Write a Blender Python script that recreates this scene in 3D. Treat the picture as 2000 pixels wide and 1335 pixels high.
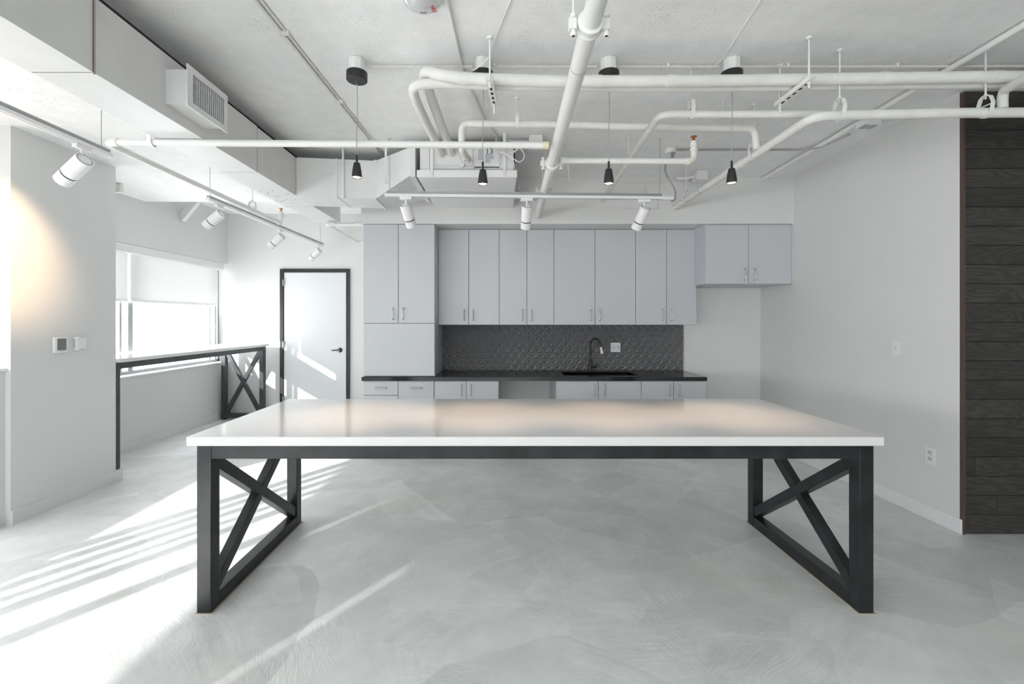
import bpy, bmesh, math, random
from mathutils import Vector, Matrix
random.seed(7)
C = bpy.context.scene.collection
for o in list(bpy.data.objects):
    bpy.data.objects.remove(o)

# ------------------------------------------------------------------ camera, world, sun, exposure
F, CX, CY, H = 890.0, 978.0, 625.0, 1.55      # focal length in px, level-axis pixel, eye height
cam = bpy.data.cameras.new('camera')
co = bpy.data.objects.new('camera', cam); C.objects.link(co)
co.location = (0, 0, H); co.rotation_euler = (math.radians(90), 0, 0)
cam.sensor_width = 36.0; cam.sensor_fit = 'HORIZONTAL'; cam.lens = 36.0 * F / 2000
cam.shift_x = (1000 - CX) / 2000; cam.shift_y = -(667.5 - CY) / 2000
cam.clip_start = 0.05; cam.clip_end = 500
bpy.context.scene.camera = co

vs = bpy.context.scene.view_settings
vs.view_transform = 'Standard'; vs.look = 'None'; vs.gamma = 1.0; vs.use_curve_mapping = False
vs.exposure = 1.22

w = bpy.data.worlds.new('sky'); bpy.context.scene.world = w; w.use_nodes = True
bg = w.node_tree.nodes['Background']
bg.inputs[0].default_value = (0.955, 0.982, 1.0, 1); bg.inputs[1].default_value = 4.4

SUN = Vector((0.671, 1.0, -0.403)).normalized()
sl = bpy.data.lights.new('sun', 'SUN'); so = bpy.data.objects.new('sun', sl); C.objects.link(so)
so.rotation_euler = SUN.to_track_quat('-Z', 'Y').to_euler(); so.location = (-20, -20, 12)
sl.energy = 4.4; sl.angle = math.radians(0.6); sl.color = (1.0, 0.985, 0.95)

def portal(name, loc, rot, sx, sy):
    l = bpy.data.lights.new(name, 'AREA'); l.shape = 'RECTANGLE'; l.size = sx; l.size_y = sy
    l.cycles.is_portal = True
    o = bpy.data.objects.new(name, l); C.objects.link(o); o.location = loc; o.rotation_euler = rot
    return o
portal('window_portal', (-4.66, 5.87, 1.70), (0, math.radians(-90), 0), 1.7, 3.0)
portal('window_portal', (-4.66, -1.8, 1.70), (0, math.radians(-90), 0), 1.7, 10.4)
portal('window_portal', (-1.45, -7.52, 1.70), (math.radians(90), 0, 0), 5.6, 1.8)

# ------------------------------------------------------------------ helpers
def at(x, y, D):
    """point seen at pixel (x, y) at distance D along the room's depth axis"""
    return Vector(((x - CX) * D / F, D, H + (CY - y) * D / F))

class MB:
    def __init__(s): s.v = []; s.f = []; s.sm = []
    def add(s, vs_, fs, smooth=False):
        b = len(s.v); s.v += [tuple(v) for v in vs_]
        s.f += [tuple(b + i for i in f) for f in fs]; s.sm += [smooth] * len(fs); return s
    def box(s, x0, x1, y0, y1, z0, z1):
        x0, x1 = min(x0, x1), max(x0, x1); y0, y1 = min(y0, y1), max(y0, y1); z0, z1 = min(z0, z1), max(z0, z1)
        return s.add([(x0,y0,z0),(x1,y0,z0),(x1,y1,z0),(x0,y1,z0),(x0,y0,z1),(x1,y0,z1),(x1,y1,z1),(x0,y1,z1)],
              [(0,3,2,1),(4,5,6,7),(0,1,5,4),(1,2,6,5),(2,3,7,6),(3,0,4,7)])
    def bar(s, p0, p1, wid, thk, n):
        """square bar from p0 to p1; n = thickness direction, wid across it"""
        p0, p1, n = Vector(p0), Vector(p1), Vector(n).normalized()
        d = (p1 - p0).normalized(); u = d.cross(n).normalized() * wid / 2; t = n * thk / 2
        vs_ = [p + a*u + b*t for p in (p0, p1) for a, b in ((-1,-1),(1,-1),(1,1),(-1,1))]
        return s.add(vs_, [(0,1,2,3),(7,6,5,4),(0,4,5,1),(1,5,6,2),(2,6,7,3),(3,7,4,0)])
    def cyl(s, p0, p1, r0, r1=None, seg=20, caps=True):
        r1 = r0 if r1 is None else r1
        p0, p1 = Vector(p0), Vector(p1); d = (p1 - p0).normalized()
        a = d.orthogonal().normalized(); b = d.cross(a)
        vs_ = []
        for p, r in ((p0, r0), (p1, r1)):
            for i in range(seg):
                t = 2*math.pi*i/seg; vs_.append(p + (a*math.cos(t) + b*math.sin(t))*r)
        s.add(vs_, [(i, (i+1) % seg, seg+(i+1) % seg, seg+i) for i in range(seg)], True)
        if caps: 
            k = len(s.v) - 2*seg
            s.f += [tuple(k+i for i in reversed(range(seg))), tuple(k+seg+i for i in range(seg))]; s.sm += [False, False]
        return s
    def lathe(s, base, axis, prof, seg=24):
        """profile [(r, h)] around axis from base"""
        base, d = Vector(base), Vector(axis).normalized(); a = d.orthogonal().normalized(); b = d.cross(a)
        vs_ = [base + d*h + (a*math.cos(2*math.pi*i/seg) + b*math.sin(2*math.pi*i/seg))*r for r, h in prof for i in range(seg)]
        fs = [(k*seg+i, k*seg+(i+1) % seg, (k+1)*seg+(i+1) % seg, (k+1)*seg+i) for k in range(len(prof)-1) for i in range(seg)]
        return s.add(vs_, fs, True)
    def tube(s, pts, r, seg=14, fil=0.0, steps=6, jit=0.0):
        pts = [Vector(p) for p in pts]; path = [pts[0]]
        for i in range(1, len(pts)-1):
            a, b, c = pts[i-1], pts[i], pts[i+1]
            if fil > 0:
                f = min(fil, (a-b).length*.49, (c-b).length*.49)
                q0 = b + (a-b).normalized()*f; q1 = b + (c-b).normalized()*f
                for k in range(steps+1):
                    t = k/steps; path.append(q0*(1-t)**2 + b*2*t*(1-t) + q1*t*t)
            else: path.append(b)
        path.append(pts[-1])
        ring = []; d0 = (path[1]-path[0]).normalized(); a = d0.orthogonal().normalized()
        for i, p in enumerate(path):
            d = (path[min(i+1, len(path)-1)] - path[max(i-1, 0)]).normalized()
            a = (a - d*a.dot(d)).normalized(); b = d.cross(a)
            rr = r*(1 + random.uniform(-jit, jit))
            ring.append([p + (a*math.cos(2*math.pi*k/seg) + b*math.sin(2*math.pi*k/seg))*rr for k in range(seg)])
        vs_ = [v for rg in ring for v in rg]
        n = len(ring)
        s.add(vs_, [(k*seg+i, k*seg+(i+1) % seg, (k+1)*seg+(i+1) % seg, (k+1)*seg+i) for k in range(n-1) for i in range(seg)], True)
        k = len(s.v) - n*seg
        s.f += [tuple(k+i for i in reversed(range(seg))), tuple(k+(n-1)*seg+i for i in range(seg))]; s.sm += [False, False]
        return s
    def build(s, name, mat, parent=None, bevel=0.0, bseg=2):
        me = bpy.data.meshes.new(name); me.from_pydata(s.v, [], s.f)
        me.polygons.foreach_set('use_smooth', s.sm)
        bm = bmesh.new(); bm.from_mesh(me)
        bmesh.ops.recalc_face_normals(bm, faces=bm.faces)
        if bevel > 0:
            rb_ = bmesh.ops.bevel(bm, geom=[e for e in bm.edges if e.calc_face_angle(0) > .5], offset=bevel, segments=bseg, profile=.5, affect='EDGES', clamp_overlap=True)
            flat = {f for f in bm.faces if not f.smooth and min(e.calc_length() for e in f.edges) > bevel*1.2}
            for e in bm.edges: e.smooth = not (e.calc_face_angle(0) > .66 or any(f in flat for f in e.link_faces))
            for f in bm.faces: f.smooth = True
        bm.to_mesh(me); bm.free()
        if any(s.sm) and not bevel: me.set_sharp_from_angle(angle=math.radians(38))
        me.materials.append(mat)
        o = bpy.data.objects.new(name, me); C.objects.link(o)
        if parent is not None:
            o.parent = parent
            o.matrix_parent_inverse = Matrix.Translation(-world_of(parent)) if world_of(parent).length else Matrix()
        return o
def world_of(o):
    v = Vector(o.location)
    return v if o.type == 'EMPTY' else Vector((0, 0, 0))
def tag(o, label=None, cat=None, group=None, kind=None):
    if label: o['label'] = label
    if cat: o['category'] = cat
    if group: o['group'] = group
    if kind: o['kind'] = kind
    return o
def thing(name, label, cat, loc=(0,0,0), group=None):
    o = bpy.data.objects.new(name, None); C.objects.link(o); o.location = loc; o.empty_display_size = .1
    return tag(o, label, cat, group)
def struct(o, label=None): return tag(o, label=label, kind='structure')
def copy_tree(o, parent=None):
    c = o.copy(); C.objects.link(c); c.parent = parent
    for ch in list(o.children): copy_tree(ch, c)
    return c

# ------------------------------------------------------------------ materials
def mat(name, col, rough=.5, metal=0.0, spec=.5, emit=None, es=0, coat=0):
    m = bpy.data.materials.new(name); m.use_nodes = True; b = m.node_tree.nodes['Principled BSDF']
    b.inputs['Base Color'].default_value = (*col, 1); b.inputs['Roughness'].default_value = rough
    b.inputs['Metallic'].default_value = metal; b.inputs['Specular IOR Level'].default_value = spec
    if coat: b.inputs['Coat Weight'].default_value = coat; b.inputs['Coat Roughness'].default_value = .1
    if emit: b.inputs['Emission Color'].default_value = (*emit, 1); b.inputs['Emission Strength'].default_value = es
    return m
def nodes(m): return m.node_tree, m.node_tree.nodes, m.node_tree.links, m.node_tree.nodes['Principled BSDF']
def varied(m, col, amp=.05, scale=3.0, bump=.0, bscale=60, dist=.002, detail=4):
    """soft procedural tone variation and fine relief"""
    t, N, L, b = nodes(m)
    g = N.new('ShaderNodeNewGeometry')
    n = N.new('ShaderNodeTexNoise'); n.inputs['Scale'].default_value = scale; n.inputs['Detail'].default_value = detail
    L.new(g.outputs['Position'], n.inputs['Vector'])
    r = N.new('ShaderNodeMapRange'); r.inputs[1].default_value = .3; r.inputs[2].default_value = .7
    r.inputs[3].default_value = 1-amp; r.inputs[4].default_value = 1+amp
    L.new(n.outputs['Fac'], r.inputs[0])
    x = N.new('ShaderNodeMix'); x.data_type = 'RGBA'; x.blend_type = 'MULTIPLY'; x.inputs[0].default_value = 1
    x.inputs[6].default_value = (*col, 1); L.new(r.outputs[0], x.inputs[7]); L.new(x.outputs[2], b.inputs['Base Color'])
    if bump:
        n2 = N.new('ShaderNodeTexNoise'); n2.inputs['Scale'].default_value = bscale; n2.inputs['Detail'].default_value = 5
        L.new(g.outputs['Position'], n2.inputs['Vector'])
        bp = N.new('ShaderNodeBump'); bp.inputs['Strength'].default_value = bump; bp.inputs['Distance'].default_value = dist
        L.new(n2.outputs['Fac'], bp.inputs['Height']); L.new(bp.outputs[0], b.inputs['Normal'])
    return m
WALL = varied(mat('white_wall_paint', (.72,.735,.74), .62), (.73,.73,.72), .012, 1.5, .12, 180, .001)
DUCT = varied(mat('painted_duct_metal', (.74,.74,.735), .45), (.75,.75,.745), .03, 6, .15, 14, .003)
PIPE = varied(mat('cream_pipe_paint', (.8,.8,.77), .4), (.80,.80,.775), .03, 5, .2, 40, .002)
WRAP = varied(mat('cream_pipe_wrap', (.78,.775,.74), .6), (.79,.785,.75), .05, 8, .5, 45, .004)
WHITE = mat('white_enamel', (.82,.82,.82), .35)
CABM = varied(mat('white_cabinet_laminate', (.73,.75,.79), .38), (.575,.59,.62), .01, 2)
CABIN = mat('cabinet_interior', (.66,.68,.70), .5)
BLACK = varied(mat('black_steel', (.02,.022,.025), .38, .0, .5), (.022,.024,.027), .3, 7, .12, 30, .001)
BLK = mat('matte_black', (.014,.014,.016), .42)
BRUSH = varied(mat('black_brushed_steel', (.03,.032,.035), .36, .1, .42), (.016,.018,.020), .5, 9, .25, 60, .0008)
QUARTZ = varied(mat('white_quartz', (.85,.84,.83), .10), (.76,.755,.75), .015, 30)
GRANITE = varied(mat('black_granite', (.008,.008,.009), .12), (.009,.009,.010), .5, 120)
TILE = mat('charcoal_tile', (.15,.152,.157), .26, spec=.8)
GROUT = mat('grey_grout', (.13,.13,.13), .8)
NICKEL = mat('brushed_nickel', (.42,.43,.45), .34, 1.0)
ALU = mat('grey_aluminium', (.36,.37,.38), .4, .8)
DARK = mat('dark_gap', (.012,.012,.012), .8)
BRASS = mat('copper_brass', (.55,.22,.08), .35, 1.0)
YELLOW = mat('yellowed_sealant', (.78,.70,.48), .6)
DOORM = mat('white_door_paint', (.76,.78,.79), .35)
SCREEN = mat('grey_display', (.17,.17,.17), .25)
COPPERN = mat('blush_nozzle', (.75,.62,.55), .3, .3)
RED = mat('red_print', (.6,.04,.04), .5)
INK = mat('black_ink', (.015,.015,.018), .6)
STICK = mat('grey_sticker', (.47,.52,.55), .5)
STEELC = mat('grey_flex_conduit', (.42,.42,.41), .4, .6)
FOAM = mat('clear_dome', (.72,.73,.74), .08, .3)
LAMP = mat('warm_lamp_lens', (1,.85,.6), .3, emit=(1,.66,.36), es=14)
TAN = mat('sealant_bead', (.50,.44,.33), .8)

# ceiling: painted concrete with tiny air holes, the shade inside them put into the colour
CEIL = mat('painted_concrete_ceiling', (.8,.8,.79), .7)
t, N, L, b = nodes(CEIL)
g = N.new('ShaderNodeNewGeometry')
v1 = N.new('ShaderNodeTexVoronoi'); v1.inputs['Scale'].default_value = 62; L.new(g.outputs['Position'], v1.inputs['Vector'])
n1 = N.new('ShaderNodeTexNoise'); n1.inputs['Scale'].default_value = 2.2; n1.inputs['Detail'].default_value = 3; L.new(g.outputs['Position'], n1.inputs['Vector'])
th = N.new('ShaderNodeMapRange'); th.inputs[1].default_value = .5; th.inputs[2].default_value = .75; th.inputs[3].default_value = 0.08; th.inputs[4].default_value = .24; L.new(n1.outputs['Fac'], th.inputs[0])
lt = N.new('ShaderNodeMath'); lt.operation = 'LESS_THAN'; L.new(v1.outputs['Distance'], lt.inputs[0]); L.new(th.outputs[0], lt.inputs[1])
n3 = N.new('ShaderNodeTexNoise'); n3.inputs['Scale'].default_value = 9; n3.inputs['Detail'].default_value = 6; L.new(g.outputs['Position'], n3.inputs['Vector'])
mp = N.new('ShaderNodeMapRange'); mp.inputs[1].default_value = .3; mp.inputs[2].default_value = .7; mp.inputs[3].default_value = .96; mp.inputs[4].default_value = 1.03; L.new(n3.outputs['Fac'], mp.inputs[0])
m1 = N.new('ShaderNodeMix'); m1.data_type = 'RGBA'; m1.blend_type = 'MULTIPLY'; m1.inputs[0].default_value = 1; m1.inputs[6].default_value = (.88,.885,.88,1); L.new(mp.outputs[0], m1.inputs[7])
m2 = N.new('ShaderNodeMix'); m2.data_type = 'RGBA'; m2.inputs[7].default_value = (.33,.32,.30,1); L.new(m1.outputs[2], m2.inputs[6])
mm = N.new('ShaderNodeMath'); mm.operation = 'MULTIPLY'; mm.inputs[1].default_value = .75; L.new(lt.outputs[0], mm.inputs[0]); L.new(mm.outputs[0], m2.inputs[0])
L.new(m2.outputs[2], b.inputs['Base Color'])
n4 = N.new('ShaderNodeTexNoise'); n4.inputs['Scale'].default_value = 70; n4.inputs['Detail'].default_value = 3; L.new(g.outputs['Position'], n4.inputs['Vector'])
sb = N.new('ShaderNodeMath'); sb.operation = 'SUBTRACT'; L.new(n4.outputs['Fac'], sb.inputs[0]); L.new(lt.outputs[0], sb.inputs[1])
bp = N.new('ShaderNodeBump'); bp.inputs['Strength'].default_value = .35; bp.inputs['Distance'].default_value = .003; L.new(sb.outputs[0], bp.inputs['Height']); L.new(bp.outputs[0], b.inputs['Normal'])

# floor: hand-trowelled micro-cement, each trowel stroke its own direction
FLOOR = mat('trowelled_cement', (.42,.43,.43), .42)
t, N, L, b = nodes(FLOOR)
g = N.new('ShaderNodeNewGeometry')
wn = N.new('ShaderNodeTexNoise'); wn.inputs['Scale'].default_value = 1.6; wn.inputs['Detail'].default_value = 3; L.new(g.outputs['Position'], wn.inputs['Vector'])
ws = N.new('ShaderNodeVectorMath'); ws.operation = 'SUBTRACT'; ws.inputs[1].default_value = (.5,.5,.5); L.new(wn.outputs['Color'], ws.inputs[0])
wm = N.new('ShaderNodeVectorMath'); wm.operation = 'MULTIPLY_ADD'; wm.inputs[1].default_value = (.22,.22,0); L.new(ws.outputs[0], wm.inputs[0]); L.new(g.outputs['Position'], wm.inputs[2])
def layer(scale, seedoff, ns, sy):
    ad = N.new('ShaderNodeVectorMath'); ad.operation = 'ADD'; ad.inputs[1].default_value = (seedoff, seedoff*.7, 0); L.new(wm.outputs[0], ad.inputs[0])
    vo = N.new('ShaderNodeTexVoronoi'); vo.inputs['Scale'].default_value = scale; L.new(ad.outputs[0], vo.inputs['Vector'])
    sx = N.new('ShaderNodeSeparateColor'); L.new(vo.outputs['Color'], sx.inputs[0])
    an = N.new('ShaderNodeMath'); an.operation = 'MULTIPLY'; an.inputs[1].default_value = 3.14; L.new(sx.outputs[0], an.inputs[0])
    vr = N.new('ShaderNodeVectorRotate'); vr.rotation_type = 'Z_AXIS'; L.new(ad.outputs[0], vr.inputs['Vector']); L.new(an.outputs[0], vr.inputs['Angle'])
    sc = N.new('ShaderNodeVectorMath'); sc.operation = 'MULTIPLY'; sc.inputs[1].default_value = (1, sy, 1); L.new(vr.outputs[0], sc.inputs[0])
    no = N.new('ShaderNodeTexNoise'); no.inputs['Scale'].default_value = ns; no.inputs['Detail'].default_value = 5; no.inputs['Roughness'].default_value = .6; L.new(sc.outputs[0], no.inputs['Vector'])
    return no.outputs['Fac'], sx.outputs[1]
s1, c1 = layer(.95, 3.1, 2.2, 7)
s2, c2 = layer(1.9, 9.7, 7.0, 16)
def math2(op, a, b_, c=None):
    n = N.new('ShaderNodeMath'); n.operation = op
    for i, q in enumerate((a, b_, c)):
        if q is None: continue
        if isinstance(q, (int, float)): n.inputs[i].default_value = q
        else: L.new(q, n.inputs[i])
    return n.outputs[0]
big = N.new('ShaderNodeTexNoise'); big.inputs['Scale'].default_value = .7; big.inputs['Detail'].default_value = 4; L.new(g.outputs['Position'], big.inputs['Vector'])
def nz(scale, det, off, rough=.5):
    o = N.new('ShaderNodeVectorMath'); o.operation = 'ADD'; o.inputs[1].default_value = (off, off*1.7, 0); L.new(g.outputs['Position'], o.inputs[0])
    n = N.new('ShaderNodeTexNoise'); n.inputs['Scale'].default_value = scale; n.inputs['Detail'].default_value = det; n.inputs['Roughness'].default_value = rough; L.new(o.outputs[0], n.inputs['Vector']); return n.outputs['Fac']
def rng(v, a0, a1, b0, b1):
    n = N.new('ShaderNodeMapRange'); L.new(v, n.inputs[0])
    for i, q in enumerate((a0, a1, b0, b1)): n.inputs[i+1].default_value = q
    return n.outputs[0]
mk1 = rng(nz(1.4, 3, 4.0), .46, .60, .06, 1.0); mk2 = rng(nz(1.9, 3, 11.0), .47, .60, .04, 1.0)
d1 = math2('MULTIPLY', math2('SUBTRACT', s1, .5), mk1); d2 = math2('MULTIPLY', math2('SUBTRACT', s2, .5), mk2)
mot = nz(4.5, 9, 2.0, .65)
val = math2('MULTIPLY_ADD', d1, .30, 1.0)
val = math2('MULTIPLY_ADD', d2, .38, val)
val = math2('MULTIPLY_ADD', math2('SUBTRACT', c1, .5), .20, val)
val = math2('MULTIPLY_ADD', math2('SUBTRACT', c2, .5), .13, val)
val = math2('MULTIPLY_ADD', math2('SUBTRACT', big.outputs['Fac'], .5), .34, val)
val = math2('MULTIPLY_ADD', math2('SUBTRACT', mot, .5), .42, val)
fm = N.new('ShaderNodeMix'); fm.data_type = 'RGBA'; fm.blend_type = 'MULTIPLY'; fm.inputs[0].default_value = 1; fm.inputs[6].default_value = (.69,.705,.70,1); L.new(val, fm.inputs[7])
tn = N.new('ShaderNodeTexNoise'); tn.inputs['Scale'].default_value = .55; tn.inputs['Detail'].default_value = 3; tn.noise_dimensions = '3D'
tv = N.new('ShaderNodeVectorMath'); tv.operation = 'ADD'; tv.inputs[1].default_value = (7.3, 2.1, 0); L.new(g.outputs['Position'], tv.inputs[0]); L.new(tv.outputs[0], tn.inputs['Vector'])
tr_ = N.new('ShaderNodeMapRange'); tr_.inputs[1].default_value = .5; tr_.inputs[2].default_value = .75; tr_.inputs[3].default_value = 0; tr_.inputs[4].default_value = .8; L.new(tn.outputs['Fac'], tr_.inputs[0])
tm = N.new('ShaderNodeMix'); tm.data_type = 'RGBA'; tm.inputs[6].default_value = (.735,.755,.75,1); tm.inputs[7].default_value = (.66,.645,.585,1); L.new(tr_.outputs[0], tm.inputs[0]); L.new(tm.outputs[2], fm.inputs[6])
L.new(fm.outputs[2], b.inputs['Base Color'])
rr = math2('MULTIPLY_ADD', s1, .25, .28); L.new(rr, b.inputs['Roughness'])
hh = math2('MULTIPLY_ADD', d2, .8, d1); hh = math2('MULTIPLY_ADD', c1, .35, hh); hh = math2('MULTIPLY_ADD', c2, .2, hh); hh = math2('MULTIPLY_ADD', mot, .35, hh)
bp = N.new('ShaderNodeBump'); bp.inputs['Strength'].default_value = .5; bp.inputs['Distance'].default_value = .008; L.new(hh, bp.inputs['Height']); L.new(bp.outputs[0], b.inputs['Normal'])

# dark stained oak boards
OAK = mat('dark_stained_oak', (.03,.03,.03), .5)
t, N, L, b = nodes(OAK)
g = N.new('ShaderNodeNewGeometry'); oi = N.new('ShaderNodeObjectInfo')
cb = N.new('ShaderNodeCombineXYZ'); 
ml = N.new('ShaderNodeMath'); ml.operation = 'MULTIPLY'; ml.inputs[1].default_value = 37; L.new(oi.outputs['Random'], ml.inputs[0]); L.new(ml.outputs[0], cb.inputs[1]); L.new(ml.outputs[0], cb.inputs[0])
ad = N.new('ShaderNodeVectorMath'); ad.operation = 'ADD'; L.new(g.outputs['Position'], ad.inputs[0]); L.new(cb.outputs[0], ad.inputs[1])
sc = N.new('ShaderNodeVectorMath'); sc.operation = 'MULTIPLY'; sc.inputs[1].default_value = (1.3, 1, 9); L.new(ad.outputs[0], sc.inputs[0])
wn = N.new('ShaderNodeTexNoise'); wn.inputs['Scale'].default_value = .9; wn.inputs['Detail'].default_value = 2; L.new(sc.outputs[0], wn.inputs['Vector'])
rg = N.new('ShaderNodeMath'); rg.operation = 'MULTIPLY'; rg.inputs[1].default_value = 26; L.new(wn.outputs['Fac'], rg.inputs[0])
fr = N.new('ShaderNodeMath'); fr.operation = 'SINE'; m3 = N.new('ShaderNodeMath'); m3.operation = 'MULTIPLY'; m3.inputs[1].default_value = 3.5; L.new(rg.outputs[0], m3.inputs[0]); L.new(m3.outputs[0], fr.inputs[0])
gr = N.new('ShaderNodeMapRange'); gr.inputs[1].default_value = -1; gr.inputs[2].default_value = 1; gr.inputs[3].default_value = .75; gr.inputs[4].default_value = 1.35; L.new(fr.outputs[0], gr.inputs[0])
rv = N.new('ShaderNodeMapRange'); rv.inputs[3].default_value = .8; rv.inputs[4].default_value = 1.25; L.new(oi.outputs['Random'], rv.inputs[0])
mu = N.new('ShaderNodeMath'); mu.operation = 'MULTIPLY'; L.new(gr.outputs[0], mu.inputs[0]); L.new(rv.outputs[0], mu.inputs[1])
mx = N.new('ShaderNodeMix'); mx.data_type = 'RGBA'; mx.blend_type = 'MULTIPLY'; mx.inputs[0].default_value = 1; mx.inputs[6].default_value = (.036,.0335,.031,1); L.new(mu.outputs[0], mx.inputs[7])
L.new(mx.outputs[2], b.inputs['Base Color'])
bp = N.new('ShaderNodeBump'); bp.inputs['Strength'].default_value = .3; bp.inputs['Distance'].default_value = .002; L.new(fr.outputs[0], bp.inputs['Height']); L.new(bp.outputs[0], b.inputs['Normal'])

# window glass (thin) and shade cloth
GLASS = bpy.data.materials.new('window_glass'); GLASS.use_nodes = True
t = GLASS.node_tree; N = t.nodes; L = t.links; N.clear()
out = N.new('ShaderNodeOutputMaterial'); tr = N.new('ShaderNodeBsdfTransparent'); tr.inputs[0].default_value = (.955,.957,.957,1)
gl = N.new('ShaderNodeBsdfGlossy'); gl.inputs['Roughness'].default_value = .02; fre = N.new('ShaderNodeLayerWeight'); fre.inputs[0].default_value = .5; pw_ = N.new('ShaderNodeMath'); pw_.operation = 'POWER'; pw_.inputs[1].default_value = 5; L.new(fre.outputs['Facing'], pw_.inputs[0]); ma_ = N.new('ShaderNodeMath'); ma_.operation = 'MULTIPLY_ADD'; ma_.inputs[1].default_value = .9; ma_.inputs[2].default_value = .03; L.new(pw_.outputs[0], ma_.inputs[0])
mi = N.new('ShaderNodeMixShader'); L.new(ma_.outputs[0], mi.inputs[0]); L.new(tr.outputs[0], mi.inputs[1]); L.new(gl.outputs[0], mi.inputs[2]); L.new(mi.outputs[0], out.inputs[0])
SHADE = bpy.data.materials.new('white_shade_cloth'); SHADE.use_nodes = True
t = SHADE.node_tree; N = t.nodes; L = t.links; N.clear()
out = N.new('ShaderNodeOutputMaterial'); df = N.new('ShaderNodeBsdfDiffuse'); df.inputs[0].default_value = (.8,.8,.8,1)
tl = N.new('ShaderNodeBsdfTranslucent'); tl.inputs[0].default_value = (.75,.75,.74,1); mi = N.new('ShaderNodeMixShader'); mi.inputs[0].default_value = .22
L.new(df.outputs[0], mi.inputs[1]); L.new(tl.outputs[0], mi.inputs[2]); L.new(mi.outputs[0], out.inputs[0])

# ------------------------------------------------------------------ room shell
XW = -4.41          # window wall
XG = -4.58          # glass line
YD = 7.36           # door wall
YS = 5.13           # soffit / cabinet fronts
YB = 5.79           # kitchen back wall
XR = 3.30           # right wall
YP = 3.30           # dark panel plane
def zc(y): return 3.158 + .03*(5.13 - y)
def box(x0, x1, y0, y1, z0, z1): return MB().box(x0, x1, y0, y1, z0, z1)

struct(box(-4.7, 9, -7.4, YD+.2, -.15, 0).build('floor', FLOOR), 'grey trowelled cement floor')
# main slab (falls a little to the back), lower slab on the left, raised strip at the back left
mb = MB()
y0, y1 = -7.4, YS + .7
mb.add([(-2.27,y0,zc(y0)),(9,y0,zc(y0)),(9,y1,zc(y1)),(-2.27,y1,zc(y1)),(-2.27,y0,zc(y0)+.25),(9,y0,zc(y0)+.25),(9,y1,zc(y0)+.25),(-2.27,y1,zc(y0)+.25)],
       [(0,3,2,1),(4,5,6,7),(0,1,5,4),(1,2,6,5),(2,3,7,6),(3,0,4,7)])
mb.box(-4.7, -2.27, -7.4, 5.66, 3.02, 3.60)
mb.box(-4.7, -1.4, 5.66, YD+.2, 3.268, 3.60)
struct(mb.build('ceiling', CEIL), 'white painted concrete ceiling')

struct(box(-4.7, -1.40, YD, YD+.15, 0, 3.30).build('wall_far_left', WALL), 'white wall around the black-framed door')
struct(box(-1.55, XR, YB, YB+.12, 0, 3.30).build('wall_back', WALL), 'kitchen alcove back wall')
struct(box(-1.56, -1.44, YB+.12, YD, 0, 3.30).build('wall_alcove_side', WALL))
struct(box(-1.57, XR, YS, YB, 2.634, 3.30).build('soffit', WALL), 'boxed soffit above the kitchen cabinets')
mb = MB(); mb.add([(3.345,YP+.022,0),(XR,YS+.0,0),(XR,YB+.12,0),(3.5,YB+.12,0),(3.5,YP+.022,0)] + [(3.345,YP+.022,3.35),(XR,YS,3.35),(XR,YB+.12,3.35),(3.5,YB+.12,3.35),(3.5,YP+.022,3.35)],
       [(0,1,2,3,4),(9,8,7,6,5),(0,5,6,1),(1,6,7,2),(2,7,8,3),(3,8,9,4),(4,9,5,0)])
struct(mb.build('wall_right', WALL), 'light grey wall right of the kitchen')
struct(box(8.9, 9.0, -7.4, YP+.2, 0, 3.6).build('wall_side_right', WALL))
# window wall
mb = MB(); mb.box(XW-.24, XW, 4.38, YD, 0, .87); mb.box(XW-.24, XW, -7.4, 3.44, 0, .87)
mb.box(XW-.24, XW, -7.4, YD, 2.458, 3.30)
struct(mb.build('wall_left', WALL), 'white window wall with knee wall and header')
struct(box(-4.66, -3.70, 3.44, 4.38, 0, 3.02).build('wall_pier', WALL), 'light grey pier with the thermostat')
# half wall with a cap beside the pier
mb = MB(); mb.box(-4.40, -3.74, 3.30, 3.44, 0, 1.165); struct(mb.build('wall_ledge', WALL), 'half wall at the left edge')
struct(box(-4.42, -3.725, 3.28, 3.44, 1.165, 1.19).build('trim_1', WHITE, bevel=.003))
# unseen wall behind the camera; its windows are added for soft front light
mb = MB(); mb.box(-4.7, 9, -7.5, -7.4, 0, .8); mb.box(-4.7, 9, -7.5, -7.4, 2.6, 3.7)
for x in (-4.7, -1.7): mb.box(x, x+.5, -7.5, -7.4, .8, 2.6)
mb.box(1.3, 9, -7.5, -7.4, .8, 2.6)
struct(mb.build('unseen_wall_front', WALL))

# baseboards
struct(box(XW, XW+.012, 4.44, YD, 0, .11).build('baseboard_left', WALL, bevel=.002))
mb = MB(); mb.box(-3.70, -3.684, 3.44, 4.38, 0, .11); mb.box(-4.40, -3.684, 4.38, 4.445, 0, .11)
struct(mb.build('baseboard_pier', WALL))
struct(box(-4.40, -3.72, 3.286, 3.30, 0, .10).build('baseboard_ledge', WALL, bevel=.002))
p0 = Vector((3.345, YP, 0)); p1 = Vector((XR, YB, 0)); d = (p1-p0).normalized(); n = Vector((-d.y, d.x, 0))
if n.x > 0: n = -n
mb = MB(); q = [p0+d*.0, p1, p1+n*.014, p0+n*.014+d*.0]
mb.add([(a.x,a.y,0) for a in q]+[(a.x,a.y,.105) for a in q], [(0,1,2,3),(7,6,5,4),(0,4,5,1),(1,5,6,2),(2,6,7,3),(3,7,4,0)])
struct(mb.build('baseboard_right', WHITE, bevel=.003))
struct(box(2.33, XR-.015, YB-.014, YB, 0, .105).build('baseboard_back', WALL, bevel=.002))
struct(box(-4.40, -3.42, YD-.012, YD, 0, .11).build('baseboard_far', WALL, bevel=.002))

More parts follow.
